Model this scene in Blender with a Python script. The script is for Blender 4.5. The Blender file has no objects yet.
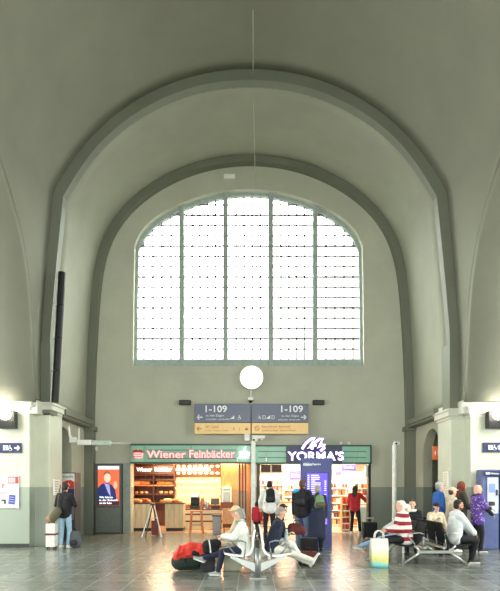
import bpy, bmesh, math, random
from mathutils import Vector, Matrix, Euler
random.seed(7)
SC = bpy.context.scene
COL = SC.collection
F = 540.0; HE = 1.6; HZ = 487.0
def X(px, d): return (px-250.0)*d/F
def Z(y, d): return HE+(HZ-y)*d/F
def D(y): return F*HE/(y-HZ)

# ---------------------------------------------------------------- materials
def lin(c):
    return tuple(((v/255)/12.92 if v/255 <= .04045 else ((v/255+.055)/1.055)**2.4) for v in c)
MC = {}
def mat(name, col, rough=.6, metal=0, var=.12, scale=8, bump=0, emit=None, es=0, trans=0):
    if name in MC: return MC[name]
    m = bpy.data.materials.new(name); m.use_nodes = True
    nt = m.node_tree; b = nt.nodes['Principled BSDF']
    c = lin(col)
    if var:
        tc = nt.nodes.new('ShaderNodeTexCoord'); n = nt.nodes.new('ShaderNodeTexNoise')
        n.inputs['Scale'].default_value = scale; n.inputs['Detail'].default_value = 5
        r = nt.nodes.new('ShaderNodeValToRGB')
        r.color_ramp.elements[0].position = .3; r.color_ramp.elements[1].position = .7
        r.color_ramp.elements[0].color = (*[v*(1-var) for v in c], 1)
        r.color_ramp.elements[1].color = (*[min(1, v*(1+var)) for v in c], 1)
        nt.links.new(tc.outputs['Object'], n.inputs['Vector'])
        nt.links.new(n.outputs['Fac'], r.inputs['Fac']); nt.links.new(r.outputs['Color'], b.inputs['Base Color'])
        if bump:
            bp = nt.nodes.new('ShaderNodeBump'); bp.inputs['Strength'].default_value = bump; bp.inputs['Distance'].default_value = .02
            nt.links.new(n.outputs['Fac'], bp.inputs['Height']); nt.links.new(bp.outputs['Normal'], b.inputs['Normal'])
    else:
        b.inputs['Base Color'].default_value = (*c, 1)
    b.inputs['Roughness'].default_value = rough; b.inputs['Metallic'].default_value = metal
    if trans: b.inputs['Transmission Weight'].default_value = trans
    if emit:
        b.inputs['Emission Color'].default_value = (*lin(emit), 1); b.inputs['Emission Strength'].default_value = es
    MC[name] = m; return m

def nodes_of(name):
    m = bpy.data.materials.new(name); m.use_nodes = True; MC[name] = m
    return m, m.node_tree, m.node_tree.nodes['Principled BSDF']
def mathn(nt, op, a, b=None, c=None):
    n = nt.nodes.new('ShaderNodeMath'); n.operation = op
    for i, v in enumerate((a, b, c)):
        if v is None: continue
        if isinstance(v, (int, float)): n.inputs[i].default_value = v
        else: nt.links.new(v, n.inputs[i])
    return n.outputs[0]
def mixc(nt, f, a, b):
    n = nt.nodes.new('ShaderNodeMix'); n.data_type = 'RGBA'
    if isinstance(f, (int, float)): n.inputs[0].default_value = f
    else: nt.links.new(f, n.inputs[0])
    for i, v in ((6, a), (7, b)):
        if isinstance(v, tuple): n.inputs[i].default_value = (*v[:3], 1)
        else: nt.links.new(v, n.inputs[i])
    return n.outputs[2]

def plaster(name, up, low=None):
    m, nt, b = nodes_of(name)
    g = nt.nodes.new('ShaderNodeNewGeometry'); s = nt.nodes.new('ShaderNodeSeparateXYZ'); nt.links.new(g.outputs['Position'], s.inputs[0])
    n = nt.nodes.new('ShaderNodeTexNoise'); n.inputs['Scale'].default_value = .8; n.inputs['Detail'].default_value = 8; n.inputs['Roughness'].default_value = .65
    nt.links.new(g.outputs['Position'], n.inputs['Vector'])
    n2 = nt.nodes.new('ShaderNodeTexNoise'); n2.inputs['Scale'].default_value = 14; n2.inputs['Detail'].default_value = 4
    nt.links.new(g.outputs['Position'], n2.inputs['Vector'])
    u = lin(up)
    col = mixc(nt, n.outputs['Fac'], tuple(v*.80 for v in u), tuple(v*1.18 for v in u))
    if low:
        l = lin(low)
        lo = mixc(nt, n.outputs['Fac'], tuple(v*.85 for v in l), tuple(v*1.12 for v in l))
        fac = mathn(nt, 'LESS_THAN', s.outputs['Z'], 1.6)
        col = mixc(nt, fac, col, lo)
        b.inputs['Roughness'].default_value = .55
    else: b.inputs['Roughness'].default_value = .8
    nt.links.new(col, b.inputs['Base Color'])
    bp = nt.nodes.new('ShaderNodeBump'); bp.inputs['Strength'].default_value = .25; bp.inputs['Distance'].default_value = .01
    nt.links.new(n2.outputs['Fac'], bp.inputs['Height']); nt.links.new(bp.outputs['Normal'], b.inputs['Normal'])
    return m

def floor_mat():
    m, nt, b = nodes_of('slate tile floor')
    g = nt.nodes.new('ShaderNodeNewGeometry')
    mp = nt.nodes.new('ShaderNodeMapping'); nt.links.new(g.outputs['Position'], mp.inputs['Vector'])
    mp.inputs['Location'].default_value = (.2, .35, 0)
    br = nt.nodes.new('ShaderNodeTexBrick'); nt.links.new(mp.outputs['Vector'], br.inputs['Vector'])
    br.offset = 0; br.inputs['Scale'].default_value = 1; br.inputs['Brick Width'].default_value = .6; br.inputs['Row Height'].default_value = .6
    br.inputs['Mortar Size'].default_value = .008; br.inputs['Mortar Smooth'].default_value = .2; br.inputs['Bias'].default_value = 0
    br.inputs['Color1'].default_value = (*lin((126, 130, 122)), 1); br.inputs['Color2'].default_value = (*lin((114, 118, 110)), 1)
    br.inputs['Mortar'].default_value = (*lin((165, 165, 155)), 1)
    n = nt.nodes.new('ShaderNodeTexNoise'); n.inputs['Scale'].default_value = 3; n.inputs['Detail'].default_value = 8
    nt.links.new(g.outputs['Position'], n.inputs['Vector'])
    col = mixc(nt, n.outputs['Fac'], (0, 0, 0), (1, 1, 1))
    mm = nt.nodes.new('ShaderNodeMix'); mm.data_type = 'RGBA'; mm.blend_type = 'OVERLAY'; mm.inputs[0].default_value = .35
    nt.links.new(br.outputs['Color'], mm.inputs[6]); nt.links.new(n.outputs['Fac'], mm.inputs[7])
    nt.links.new(mm.outputs[2], b.inputs['Base Color'])
    nt.links.new(mathn(nt, 'MULTIPLY_ADD', n.outputs['Fac'], .14, .16), b.inputs['Roughness'])
    b.inputs['Specular IOR Level'].default_value = .7
    bp = nt.nodes.new('ShaderNodeBump'); bp.inputs['Strength'].default_value = .12; bp.inputs['Distance'].default_value = .004
    nt.links.new(n.outputs['Fac'], bp.inputs['Height']); nt.links.new(bp.outputs['Normal'], b.inputs['Normal'])
    return m

def wood(name, a, bb, sc=1.0, rough=.5):
    m, nt, b = nodes_of(name)
    tc = nt.nodes.new('ShaderNodeTexCoord'); mp = nt.nodes.new('ShaderNodeMapping')
    mp.inputs['Scale'].default_value = (6*sc, 6*sc, .7*sc); nt.links.new(tc.outputs['Object'], mp.inputs['Vector'])
    n = nt.nodes.new('ShaderNodeTexNoise'); n.inputs['Scale'].default_value = 3; n.inputs['Detail'].default_value = 8; n.inputs['Distortion'].default_value = .6
    nt.links.new(mp.outputs['Vector'], n.inputs['Vector'])
    r = nt.nodes.new('ShaderNodeValToRGB'); r.color_ramp.elements[0].position = .3; r.color_ramp.elements[1].position = .7
    r.color_ramp.elements[0].color = (*lin(a), 1); r.color_ramp.elements[1].color = (*lin(bb), 1)
    nt.links.new(n.outputs['Fac'], r.inputs['Fac']); nt.links.new(r.outputs['Color'], b.inputs['Base Color'])
    b.inputs['Roughness'].default_value = rough
    return m

def bands(name, a, bb, freq, thr=.5, axis='Z', rough=.8):
    m, nt, b = nodes_of(name)
    tc = nt.nodes.new('ShaderNodeTexCoord'); s = nt.nodes.new('ShaderNodeSeparateXYZ'); nt.links.new(tc.outputs['Object'], s.inputs[0])
    f = mathn(nt, 'FRACT', mathn(nt, 'MULTIPLY', s.outputs[axis], freq))
    fac = mathn(nt, 'GREATER_THAN', f, thr)
    nt.links.new(mixc(nt, fac, lin(a), lin(bb)), b.inputs['Base Color']); b.inputs['Roughness'].default_value = rough
    return m

def checks(name, a, bb, scale):
    m, nt, b = nodes_of(name)
    tc = nt.nodes.new('ShaderNodeTexCoord'); ck = nt.nodes.new('ShaderNodeTexVoronoi'); ck.inputs['Scale'].default_value = scale
    nt.links.new(tc.outputs['Object'], ck.inputs['Vector'])
    fac = mathn(nt, 'LESS_THAN', ck.outputs['Distance'], .32)
    nt.links.new(mixc(nt, fac, lin(a), lin(bb)), b.inputs['Base Color']); b.inputs['Roughness'].default_value = .8
    return m

def perforated(name, col, metal=.3, rough=.35):
    m, nt, b = nodes_of(name)
    tc = nt.nodes.new('ShaderNodeTexCoord'); ck = nt.nodes.new('ShaderNodeTexVoronoi'); ck.inputs['Scale'].default_value = 45; ck.inputs['Randomness'].default_value = 0
    nt.links.new(tc.outputs['Object'], ck.inputs['Vector'])
    fac = mathn(nt, 'LESS_THAN', ck.outputs['Distance'], .25)
    c = lin(col)
    nt.links.new(mixc(nt, fac, c, tuple(v*.35 for v in c)), b.inputs['Base Color']); b.inputs['Roughness'].default_value = rough; b.inputs['Metallic'].default_value = metal
    return m

def glass_mat():
    m = bpy.data.materials.new('window glass'); m.use_nodes = True; nt = m.node_tree
    for n in list(nt.nodes): nt.nodes.remove(n)
    o = nt.nodes.new('ShaderNodeOutputMaterial'); t = nt.nodes.new('ShaderNodeBsdfTransparent'); g = nt.nodes.new('ShaderNodeBsdfGlossy')
    t.inputs[0].default_value = (.84, .86, .84, 1); g.inputs['Roughness'].default_value = .05
    mx = nt.nodes.new('ShaderNodeMixShader'); mx.inputs[0].default_value = .07
    nt.links.new(t.outputs[0], mx.inputs[1]); nt.links.new(g.outputs[0], mx.inputs[2]); nt.links.new(mx.outputs[0], o.inputs[0])
    return m

# ---------------------------------------------------------------- mesh helpers
def eff(o):
    p = o
    while p.parent: p = p.parent
    return p.location
class MB:
    def __init__(s): s.bm = bmesh.new()
    def box(s, x0, x1, y0, y1, z0, z1, bev=0):
        if x0 > x1: x0, x1 = x1, x0
        t = bmesh.new() if bev else s.bm
        vs = [t.verts.new((x, y, z)) for x in (x0, x1) for y in (y0, y1) for z in (z0, z1)]
        for f in ((0, 1, 3, 2), (4, 6, 7, 5), (0, 4, 5, 1), (2, 3, 7, 6), (0, 2, 6, 4), (1, 5, 7, 3)):
            t.faces.new([vs[i] for i in f])
        if bev:
            bmesh.ops.bevel(t, geom=t.edges[:], offset=bev, segments=2, affect='EDGES', profile=.6)
            s.merge(t)
        return s
    def merge(s, t):
        me = bpy.data.meshes.new('tmp'); t.to_mesh(me); t.free(); s.bm.from_mesh(me); bpy.data.meshes.remove(me)
    def cone(s, a, b, ra, rb, n=12, caps=True):
        a = Vector(a); b = Vector(b); ax = (b-a)
        if ax.length < 1e-6: return s
        q = ax.normalized().to_track_quat('Z', 'Y')
        r1 = []; r2 = []
        for i in range(n):
            t = 2*math.pi*i/n; v = Vector((math.cos(t), math.sin(t), 0))
            r1.append(s.bm.verts.new(a+q@(v*ra))); r2.append(s.bm.verts.new(b+q@(v*rb)))
        for i in range(n):
            j = (i+1) % n; s.bm.faces.new((r1[i], r1[j], r2[j], r2[i]))
        if caps: s.bm.faces.new(r1[::-1]); s.bm.faces.new(r2)
        return s
    def cyl(s, a, b, r, n=12): return s.cone(a, b, r, r, n)
    def rc(s, a, b, ra, rb, n=12, m=4):        # round-ended cone
        a = Vector(a); b = Vector(b); ax = b-a; L = max(ax.length, 1e-4)
        q = (ax.normalized() if ax.length > 1e-5 else Vector((0, 0, 1))).to_track_quat('Z', 'Y')
        rings = []
        for k in range(1, m+1):
            t = -math.pi/2+math.pi/2*k/m; rings.append((ra*math.sin(t), ra*math.cos(t)))
        for k in range(0, m):
            t = math.pi/2*k/m; rings.append((L+rb*math.sin(t), rb*math.cos(t)))
        vr = []
        for z, r in rings:
            vr.append([s.bm.verts.new(a+q@Vector((r*math.cos(2*math.pi*i/n), r*math.sin(2*math.pi*i/n), z))) for i in range(n)])
        p0 = s.bm.verts.new(a+q@Vector((0, 0, -ra))); p1 = s.bm.verts.new(a+q@Vector((0, 0, L+rb)))
        for i in range(n):
            j = (i+1) % n
            s.bm.faces.new((p0, vr[0][j], vr[0][i])); s.bm.faces.new((p1, vr[-1][i], vr[-1][j]))
            for k in range(len(vr)-1): s.bm.faces.new((vr[k][i], vr[k][j], vr[k+1][j], vr[k+1][i]))
        return s
    def ell(s, c, r, rot=None, n=16, m=10):
        t = bmesh.new(); bmesh.ops.create_uvsphere(t, u_segments=n, v_segments=m, radius=1)
        M = Matrix.Translation(Vector(c)) @ (rot.to_4x4() if rot is not None else Matrix()) @ Matrix.Diagonal((r[0], r[1], r[2], 1))
        bmesh.ops.transform(t, matrix=M, verts=t.verts); s.merge(t); return s
    def tube(s, pts, r, n=8):
        pts = [Vector(p) for p in pts]; rings = []
        for i, p in enumerate(pts):
            d = (pts[min(i+1, len(pts)-1)]-pts[max(i-1, 0)]).normalized(); q = d.to_track_quat('Z', 'Y')
            rings.append([s.bm.verts.new(p+q@Vector((r*math.cos(2*math.pi*k/n), r*math.sin(2*math.pi*k/n), 0))) for k in range(n)])
        for a, b in zip(rings, rings[1:]):
            for k in range(n): s.bm.faces.new((a[k], a[(k+1) % n], b[(k+1) % n], b[k]))
        s.bm.faces.new(rings[0][::-1]); s.bm.faces.new(rings[-1]); return s
    def poly(s, pts, y0, y1):                  # polygon in XZ, thick in Y
        a = [s.bm.verts.new((p[0], y0, p[1])) for p in pts]; b = [s.bm.verts.new((p[0], y1, p[1])) for p in pts]
        n = len(pts)
        s.bm.faces.new(a); s.bm.faces.new(b[::-1])
        for i in range(n): s.bm.faces.new((a[i], b[i], b[(i+1) % n], a[(i+1) % n]))
        return s
    def lathe(s, c, prof, n=20):
        rs = [[s.bm.verts.new((c[0]+r*math.cos(2*math.pi*i/n), c[1]+r*math.sin(2*math.pi*i/n), c[2]+z)) for i in range(n)] for r, z in prof]
        for a, b in zip(rs, rs[1:]):
            for k in range(n): s.bm.faces.new((a[k], a[(k+1) % n], b[(k+1) % n], b[k]))
        s.bm.faces.new(rs[0][::-1]); s.bm.faces.new(rs[-1]); return s
    def build(s, name, m, parent=None, smooth=False, remesh=0, sm=3, recalc=True):
        if recalc: bmesh.ops.recalc_face_normals(s.bm, faces=s.bm.faces[:])
        me = bpy.data.meshes.new(name); s.bm.to_mesh(me); s.bm.free()
        o = bpy.data.objects.new(name, me); COL.objects.link(o)
        if remesh:
            md = o.modifiers.new('r', 'REMESH'); md.mode = 'VOXEL'; md.voxel_size = remesh
            if sm:
                m2 = o.modifiers.new('s', 'SMOOTH'); m2.iterations = sm; m2.factor = .5
            dg = bpy.context.evaluated_depsgraph_get()
            new = bpy.data.meshes.new_from_object(o.evaluated_get(dg)); o.modifiers.clear(); o.data = new; bpy.data.meshes.remove(me); me = new; me.name = name
            smooth = True
        if smooth: me.shade_smooth()
        me.materials.clear(); me.materials.append(m)
        if parent is not None:
            me.transform(Matrix.Translation(-eff(parent))); o.parent = parent
        return o
def center_base(o):
    me = o.data; xs = [v.co for v in me.vertices]
    c = Vector(((min(v.x for v in xs)+max(v.x for v in xs))/2, (min(v.y for v in xs)+max(v.y for v in xs))/2, min(v.z for v in xs)))
    me.transform(Matrix.Translation(-c)); o.location = c
def tag(o, label, cat, group=None, kind=None):
    o['label'] = label; o['category'] = cat
    if group: o['group'] = group
    if kind: o['kind'] = kind
    if o.type == 'MESH' and o.location.length == 0 and not o.children: center_base(o)
    return o
def thing(name, loc, label, cat, group=None):
    o = bpy.data.objects.new(name, None); o.empty_display_size = .1; COL.objects.link(o); o.location = loc
    return tag(o, label, cat, group)
def struct(mb, name, m, smooth=False):
    o = mb.build(name, m, smooth=smooth); o['kind'] = 'structure'; return o
def catmull(P, n=6):
    out = []
    for i in range(len(P)-1):
        p0 = Vector(P[max(i-1, 0)]); p1 = Vector(P[i]); p2 = Vector(P[i+1]); p3 = Vector(P[min(i+2, len(P)-1)])
        for k in range(n):
            t = k/n; out.append(tuple(.5*((2*p1)+(-p0+p2)*t+(2*p0-5*p1+4*p2-p3)*t*t+(-p0+3*p1-3*p2+p3)*t**3)))
    out.append(tuple(P[-1])); return out
def plate(name, outer, holes, thick, M, m, kind='structure', parent=None):
    """flat slab with holes: outlines in local XY, thickness along local Z, placed by M"""
    cu = bpy.data.curves.new(name, 'CURVE'); cu.dimensions = '2D'; cu.fill_mode = 'BOTH'; cu.extrude = thick/2
    for ring in [outer]+holes:
        sp = cu.splines.new('POLY'); sp.points.add(len(ring)-1); sp.use_cyclic_u = True
        for p, c in zip(sp.points, ring): p.co = (c[0], c[1], 0, 1)
    o = bpy.data.objects.new(name+'_c', cu); COL.objects.link(o)
    me = bpy.data.meshes.new_from_object(o.evaluated_get(bpy.context.evaluated_depsgraph_get())); bpy.data.objects.remove(o)
    me.name = name; me.transform(M); me.materials.clear(); me.materials.append(m)
    ob = bpy.data.objects.new(name, me); COL.objects.link(ob)
    if parent is not None: me.transform(Matrix.Translation(-eff(parent))); ob.parent = parent
    elif kind: ob['kind'] = kind
    return ob
def text(s, cx, y, cz, h, m, parent, width=None, name='lettering', ext=.01, off=0, italic=0, align='CENTER', rot=None):
    cu = bpy.data.curves.new(name, 'FONT'); cu.body = s; cu.size = 1; cu.extrude = ext/h/2; cu.offset = off; cu.shear = italic; cu.resolution_u = 3
    o = bpy.data.objects.new(name+'_t', cu); COL.objects.link(o)
    me = bpy.data.meshes.new_from_object(o.evaluated_get(bpy.context.evaluated_depsgraph_get())); bpy.data.objects.remove(o)
    xs = [v.co.x for v in me.vertices]; ys = [v.co.y for v in me.vertices]
    w = max(xs)-min(xs); hh = max(ys)-min(ys)
    sy = h/hh; sx = (width/w) if width else sy
    me.transform(Matrix.Translation((-(max(xs)+min(xs))/2, -(max(ys)+min(ys))/2, 0)))
    me.transform(Matrix.Diagonal((sx, sy, h, 1)))
    me.transform(Matrix.Translation((cx, y, cz)) @ Matrix.Rotation(math.pi/2, 4, 'X'))
    me.name = name; me.materials.clear(); me.materials.append(m)
    ob = bpy.data.objects.new(name, me); COL.objects.link(ob)
    if parent is not None: me.transform(Matrix.Translation(-eff(parent))); ob.parent = parent
    return ob
def dup(o, loc=None, label=None, parent=None):
    c = o.copy(); COL.objects.link(c)
    if parent is not None: c.parent = parent
    if loc is not None: c.location = loc
    if label: c['label'] = label
    for ch in list(o.children): dup(ch, parent=c)
    return c
# ================================================================ SETTING
PL = plaster('painted plaster', (186, 187, 168), (134, 142, 132))
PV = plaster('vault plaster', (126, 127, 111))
PLR = plaster('shaded rib plaster', (112, 115, 99), (112, 118, 108))  # same plaster, darkened: the ribs' shade is put into the colour
PP = plaster('pier paint', (206, 209, 190), (164, 174, 160))
_x = 0
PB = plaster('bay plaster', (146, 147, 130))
PT = plaster('pale impost stone', (205, 205, 192))
FL = floor_mat()
GL = glass_mat()
DW = 18.78; DR = 14.7; DT = 14.3; S1 = F/DR
inner_px = [(200, 415), (200, 343), (197, 300), (193.3, 260), (189.5, 222), (186.7, 196), (178, 176), (167.5, 158), (160, 149), (147, 134), (133, 123), (119, 112.5), (100, 102), (87.5, 94.5), (70, 88), (49, 81.5), (25, 78), (0, 77)]
innerP = [(x/S1, HE+(HZ-y)/S1) for x, y in inner_px]
def smooth(P, i0, it):
    P = [tuple(p) for p in P]
    for _ in range(it):
        Q = list(P)
        for i in range(i0, len(P)):
            a = P[i-1]; c = P[i+1] if i < len(P)-1 else (-P[i-1][0], P[i-1][1])
            Q[i] = (.5*P[i][0]+.25*(a[0]+c[0]), .5*P[i][1]+.25*(a[1]+c[1]))
        P = Q
    return P
def even(P, n):
    L = [0]
    for a, b in zip(P, P[1:]): L.append(L[-1]+math.dist(a, b))
    out = []; j = 0
    for i in range(n):
        t = L[-1]*i/(n-1)
        while j < len(L)-2 and L[j+1] < t: j += 1
        u = (t-L[j])/max(L[j+1]-L[j], 1e-9); out.append((P[j][0]+(P[j+1][0]-P[j][0])*u, P[j][1]+(P[j+1][1]-P[j][1])*u))
    return out
legS = catmull(innerP[:6], 3)[:-1]; arcS = smooth(even(catmull(innerP[5:], 4), 44), 1, 90)
innerS = legS+arcS
outerS = []
for i, p in enumerate(innerS):
    a = Vector(innerS[max(i-1, 0)]); b = Vector(innerS[min(i+1, len(innerS)-1)])
    t = (b-a).normalized(); n = Vector((t.y, -t.x))
    if i == len(innerS)-1: n = Vector((0, 1))
    w = .22+.09*min(1, i/18)
    outerS.append((p[0]+n.x*w, p[1]+n.y*w))
outerS = smooth(outerS, 18, 20)
outerP = outerS
SX = outerP[0][0]
def at_z(P, z):
    for a, b in zip(P, P[1:]):
        if a[1] <= z <= b[1]: return a[0]+(b[0]-a[0])*(z-a[1])/(b[1]-a[1]+1e-9)
    return P[0][0]
def resample(P, z0, n):
    pts = [(at_z(P, z0), z0)]+[p for p in P if p[1] > z0+1e-4]
    L = [0]
    for a, b in zip(pts, pts[1:]): L.append(L[-1]+math.dist(a, b))
    out = []
    j = 0
    for i in range(n):
        t = L[-1]*i/(n-1)
        while j < len(L)-2 and L[j+1] < t: j += 1
        u = (t-L[j])/max(L[j+1]-L[j], 1e-9)
        out.append((pts[j][0]+(pts[j+1][0]-pts[j][0])*u, pts[j][1]+(pts[j+1][1]-pts[j][1])*u))
    return out
# lunettes of the side aisles
ZS = 3.85; DC = 8.8; LA = 5.5; LB = 5.5; EX = 2.35
def zl(d):
    t = abs((d-DC)/LA)
    return ZS if t >= 1 else ZS+LB*(1-t**EX)**(1/EX)
def grid(rows, name, m, solid=0, flip=False):
    bm = bmesh.new(); V = [[bm.verts.new(p) for p in r] for r in rows]
    for a, b in zip(V, V[1:]):
        for i in range(len(a)-1):
            try: bm.faces.new((a[i], a[i+1], b[i+1], b[i]))
            except ValueError: pass
    me = bpy.data.meshes.new(name); bm.normal_update()
    if flip: bmesh.ops.reverse_faces(bm, faces=bm.faces[:])
    bm.to_mesh(me); bm.free(); me.shade_smooth(); me.materials.append(m)
    o = bpy.data.objects.new(name, me); COL.objects.link(o); o['kind'] = 'structure'
    if solid:
        md = o.modifiers.new('t', 'SOLIDIFY'); md.thickness = solid; md.offset = 1; md.use_even_offset = False
    return o
depths = [DC-LA+LA*(1-math.cos(math.pi*i/64)) for i in range(65)]
depths = [DC-LA*math.cos(math.pi*i/72) for i in range(73)]
rows = []
for d in [-8, -2, DC-LA-.001]+depths+[DT+.01, DR+.05]:
    z0 = zl(d)
    h = resample(outerS, z0, 56)
    rows.append([(-x, d, z) for x, z in h]+[(x, d, z) for x, z in h[::-1][1:]])
vault = grid(rows, 'ceiling', PV, .25)
# aisle vaults running outwards from the lunettes
for sgn, nm in ((-1, 'ceiling_left'), (1, 'ceiling_right')):
    rows = []
    for d in depths:
        z = zl(d); x0 = at_z(outerS, z)
        rows.append([(sgn*(x0+(12.5-x0)*k/6), d, z) for k in range(7)])
    grid(rows, nm, PV, .25, flip=(sgn > 0))
# floor
struct(MB().box(-14, 14, -9, 24, -.3, 0), 'floor', FL)
# rib 1 (between hall and the shop bay) and rib 2 (against the end wall)
def rib(P, Po, y0, y1, name, m):
    bm = bmesh.new(); full = [(-x, z) for x, z in P]+[(x, z) for x, z in P[::-1][1:]]
    fo = [(-x, z) for x, z in Po]+[(x, z) for x, z in Po[::-1][1:]]
    R = []
    for (a, b) in zip(full, fo):
        R.append([bm.verts.new((a[0], y0, a[1])), bm.verts.new((a[0], y1, a[1])), bm.verts.new((b[0], y1, b[1])), bm.verts.new((b[0], y0, b[1]))])
    for r, q in zip(R, R[1:]):
        for k in range(4): bm.faces.new((r[k], r[(k+1) % 4], q[(k+1) % 4], q[k]))
    bm.faces.new(R[0]); bm.faces.new(R[-1][::-1])
    mb = MB(); mb.bm.free(); mb.bm = bm
    return struct(mb, name, m)
def offs(P, w):
    out = []
    for i, p in enumerate(P):
        a = Vector(P[max(i-1, 0)]); b = Vector(P[min(i+1, len(P)-1)])
        t = (b-a).normalized(); n = Vector((t.y, -t.x))
        if i == len(P)-1: n = Vector((0, 1))
        out.append((p[0]+n.x*w, p[1]+n.y*w))
    return out
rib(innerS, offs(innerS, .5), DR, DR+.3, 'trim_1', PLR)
S2 = F/18.5
in2 = [(157.5, 427), (155.5, 355), (152, 300), (150, 262), (146, 241), (138, 220), (121, 205), (107, 193.5), (80, 177), (57, 167), (38, 162), (20, 159.5), (0, 158.5)]
in2P = [(x/S2, HE+(HZ-y)/S2) for x, y in in2]
in2S = smooth(even(catmull(in2P, 4), 60), 1, 60)
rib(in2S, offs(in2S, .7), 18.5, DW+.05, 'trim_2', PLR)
backP = offs(in2S, .27)
rows = []
for k in range(9):
    t = k/8; d = DR+.28+(DW+.1-DR-.28)*t
    A = resample(innerS, ZS, 56); B = resample(backP, ZS, 56)
    h = [(a[0]+(b_[0]-a[0])*t, a[1]+(b_[1]-a[1])*t) for a, b_ in zip(A, B)]
    rows.append([(-x, d, z) for x, z in h]+[(x, d, z) for x, z in h[::-1][1:]])
grid(rows, 'ceiling_bay', PB, .25)
# lower pilasters under rib 2 with a small impost
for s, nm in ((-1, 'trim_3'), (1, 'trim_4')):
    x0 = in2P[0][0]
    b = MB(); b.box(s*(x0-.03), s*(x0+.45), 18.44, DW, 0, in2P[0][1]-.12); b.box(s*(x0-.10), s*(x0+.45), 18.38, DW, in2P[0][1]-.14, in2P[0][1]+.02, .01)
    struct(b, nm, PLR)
# thickened foot of rib 1, piers, imposts
for s, nm in ((-1, 'left'), (1, 'right')):
    b = MB(); z0 = Z(343, DR)
    struct(MB().box(s*(SX-.03), s*(SX+.3), DT+.004, DR+.12, 3.55, ZS+.05), 'trim_12' if s < 0 else 'trim_13', PT)
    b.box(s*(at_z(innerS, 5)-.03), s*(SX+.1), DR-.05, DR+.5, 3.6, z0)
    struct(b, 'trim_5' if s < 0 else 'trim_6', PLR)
    b = MB(); b.box(s*5.46, s*(SX+.35), DR, DR+1.0, 0, ZS+.02, .015)
    struct(b, 'wall_pier_'+nm, PP)
    b = MB()
    cz_ = -.17 if s > 0 else 0
    for dz0, dz1, e in ((3.62+cz_, 3.7+cz_, .03), (3.7+cz_, 3.84+cz_, .08), (3.84+cz_, 3.9+cz_, .11)):
        b.box(s*(5.46-e), s*(SX+.12), DR-e, DR+1.0+e, dz0, dz1, .008)
        b.box(s*(SX+.18-e), s*12.4, DT-e, DT+.3, dz0, dz1, .008)
    struct(b, 'trim_7' if s < 0 else 'trim_8', PT)
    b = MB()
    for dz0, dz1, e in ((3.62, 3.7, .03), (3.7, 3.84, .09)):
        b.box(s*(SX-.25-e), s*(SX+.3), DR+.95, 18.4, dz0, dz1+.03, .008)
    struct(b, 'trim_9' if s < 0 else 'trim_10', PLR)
    # wall facing the camera in the side aisle
    b = MB(); b.box(s*(SX+.18), s*12.5, DT, DR+.02, 0, ZS); struct(b, 'wall_aisle_'+nm, PP)
    b = MB(); b.box(s*(SX+.18), s*12.4, DT-.02, DT, 0, .1)
    struct(b, 'baseboard_'+nm, mat('dark skirting', (60, 62, 60), .5))
    # lower wall of the bay with its arched doorway
    a0, a1 = (15.75, 17.15) if s < 0 else (16.05, 17.65)
    zt = 3.42; r = (a1-a0)/2
    hole = [(a0, 0.001), (a1, 0.001)]+[((a0+a1)/2+r*math.cos(math.pi*k/14), zt-r+r*math.sin(math.pi*k/14)) for k in range(15)]
    M = Matrix(((0, 0, s, s*(SX+.15)), (1, 0, 0, 0), (0, 1, 0, 0), (0, 0, 0, 1)))
    plate('wall_'+nm, [(DR+.3, -.1), (DW+.1, -.1), (DW+.1, ZS+.03), (DR+.3, ZS+.03)], [hole], .3, M, PL)
    # dim passage behind the doorway
    b = MB(); b.box(s*(SX+.3), s*9.4, a0-.5, a0-.4, 0, 3.8); b.box(s*(SX+.3), s*9.4, a1+.5, a1+.6, 0, 3.8); b.box(s*9.3, s*9.4, a0-.5, a1+.6, 0, 3.8); b.box(s*(SX+.3), s*9.4, a0-.5, a1+.6, 3.7, 3.8)
    struct(b, 'wall_passage_'+nm, PL)
    # aisle end wall with a tall window, near aisle wall, hall side wall behind the camera
    y0, y1 = 5.2, 12.4
    M = Matrix(((0, 0, 1, s*12.4), (1, 0, 0, 0), (0, 1, 0, 0), (0, 0, 0, 1)))
    plate('wall_end_'+nm, [(3, -.1), (14.6, -.1), (14.6, 9.8), (3, 9.8)], [[(y0, 2.4), (y1, 2.4), (y1, 6.4), (10.6, 8), (8.8, 8.4), (7, 8), (y0, 6.4)]], .3, M, PL)
    struct(MB().box(s*SX, s*12.5, 3.0, DC-LA, 0, ZS), 'wall_near_'+nm, PL)
    struct(MB().box(s*(SX), s*(SX+.3), -8, 3.0, 0, ZS+.05), 'wall_hall_'+nm, PL)
# end wall with window and shop openings
S3 = F/DW
def wx(h): return h/S3
WC = -.05; BC = X(248.5, DW)
wp = [(115.5, 366), (115, 300), (114, 245), (111, 231), (95, 217), (80, 208.5), (66, 202), (45, 194.5), (24, 190), (0, 188)]
wpw = [(x/S3, Z(y, DW)) for x, y in wp]
wps = wpw[:2]+smooth(even(catmull(wpw[2:], 4), 34), 1, 25)
ring = [(BC-x, z) for x, z in wps]+[(BC+x, z) for x, z in wps[::-1][1:]]
shopL, shopM0, shopM1, shopR = X(131, DW), X(250, DW), X(257, DW), X(371, DW)
shZ = Z(447, DW)
M = Matrix(((1, 0, 0, 0), (0, 0, -1, DW+.225), (0, 1, 0, 0), (0, 0, 0, 1)))
plate('wall_back', [(-7, -.1), (7, -.1), (7, 14.2), (-7, 14.2)], [ring, [(shopL, .001), (shopM0, .001), (shopM0, shZ), (shopL, shZ)], [(shopM1, .001), (shopR, .001), (shopR, shZ), (shopM1, shZ)]], .45, M, PL)
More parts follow.
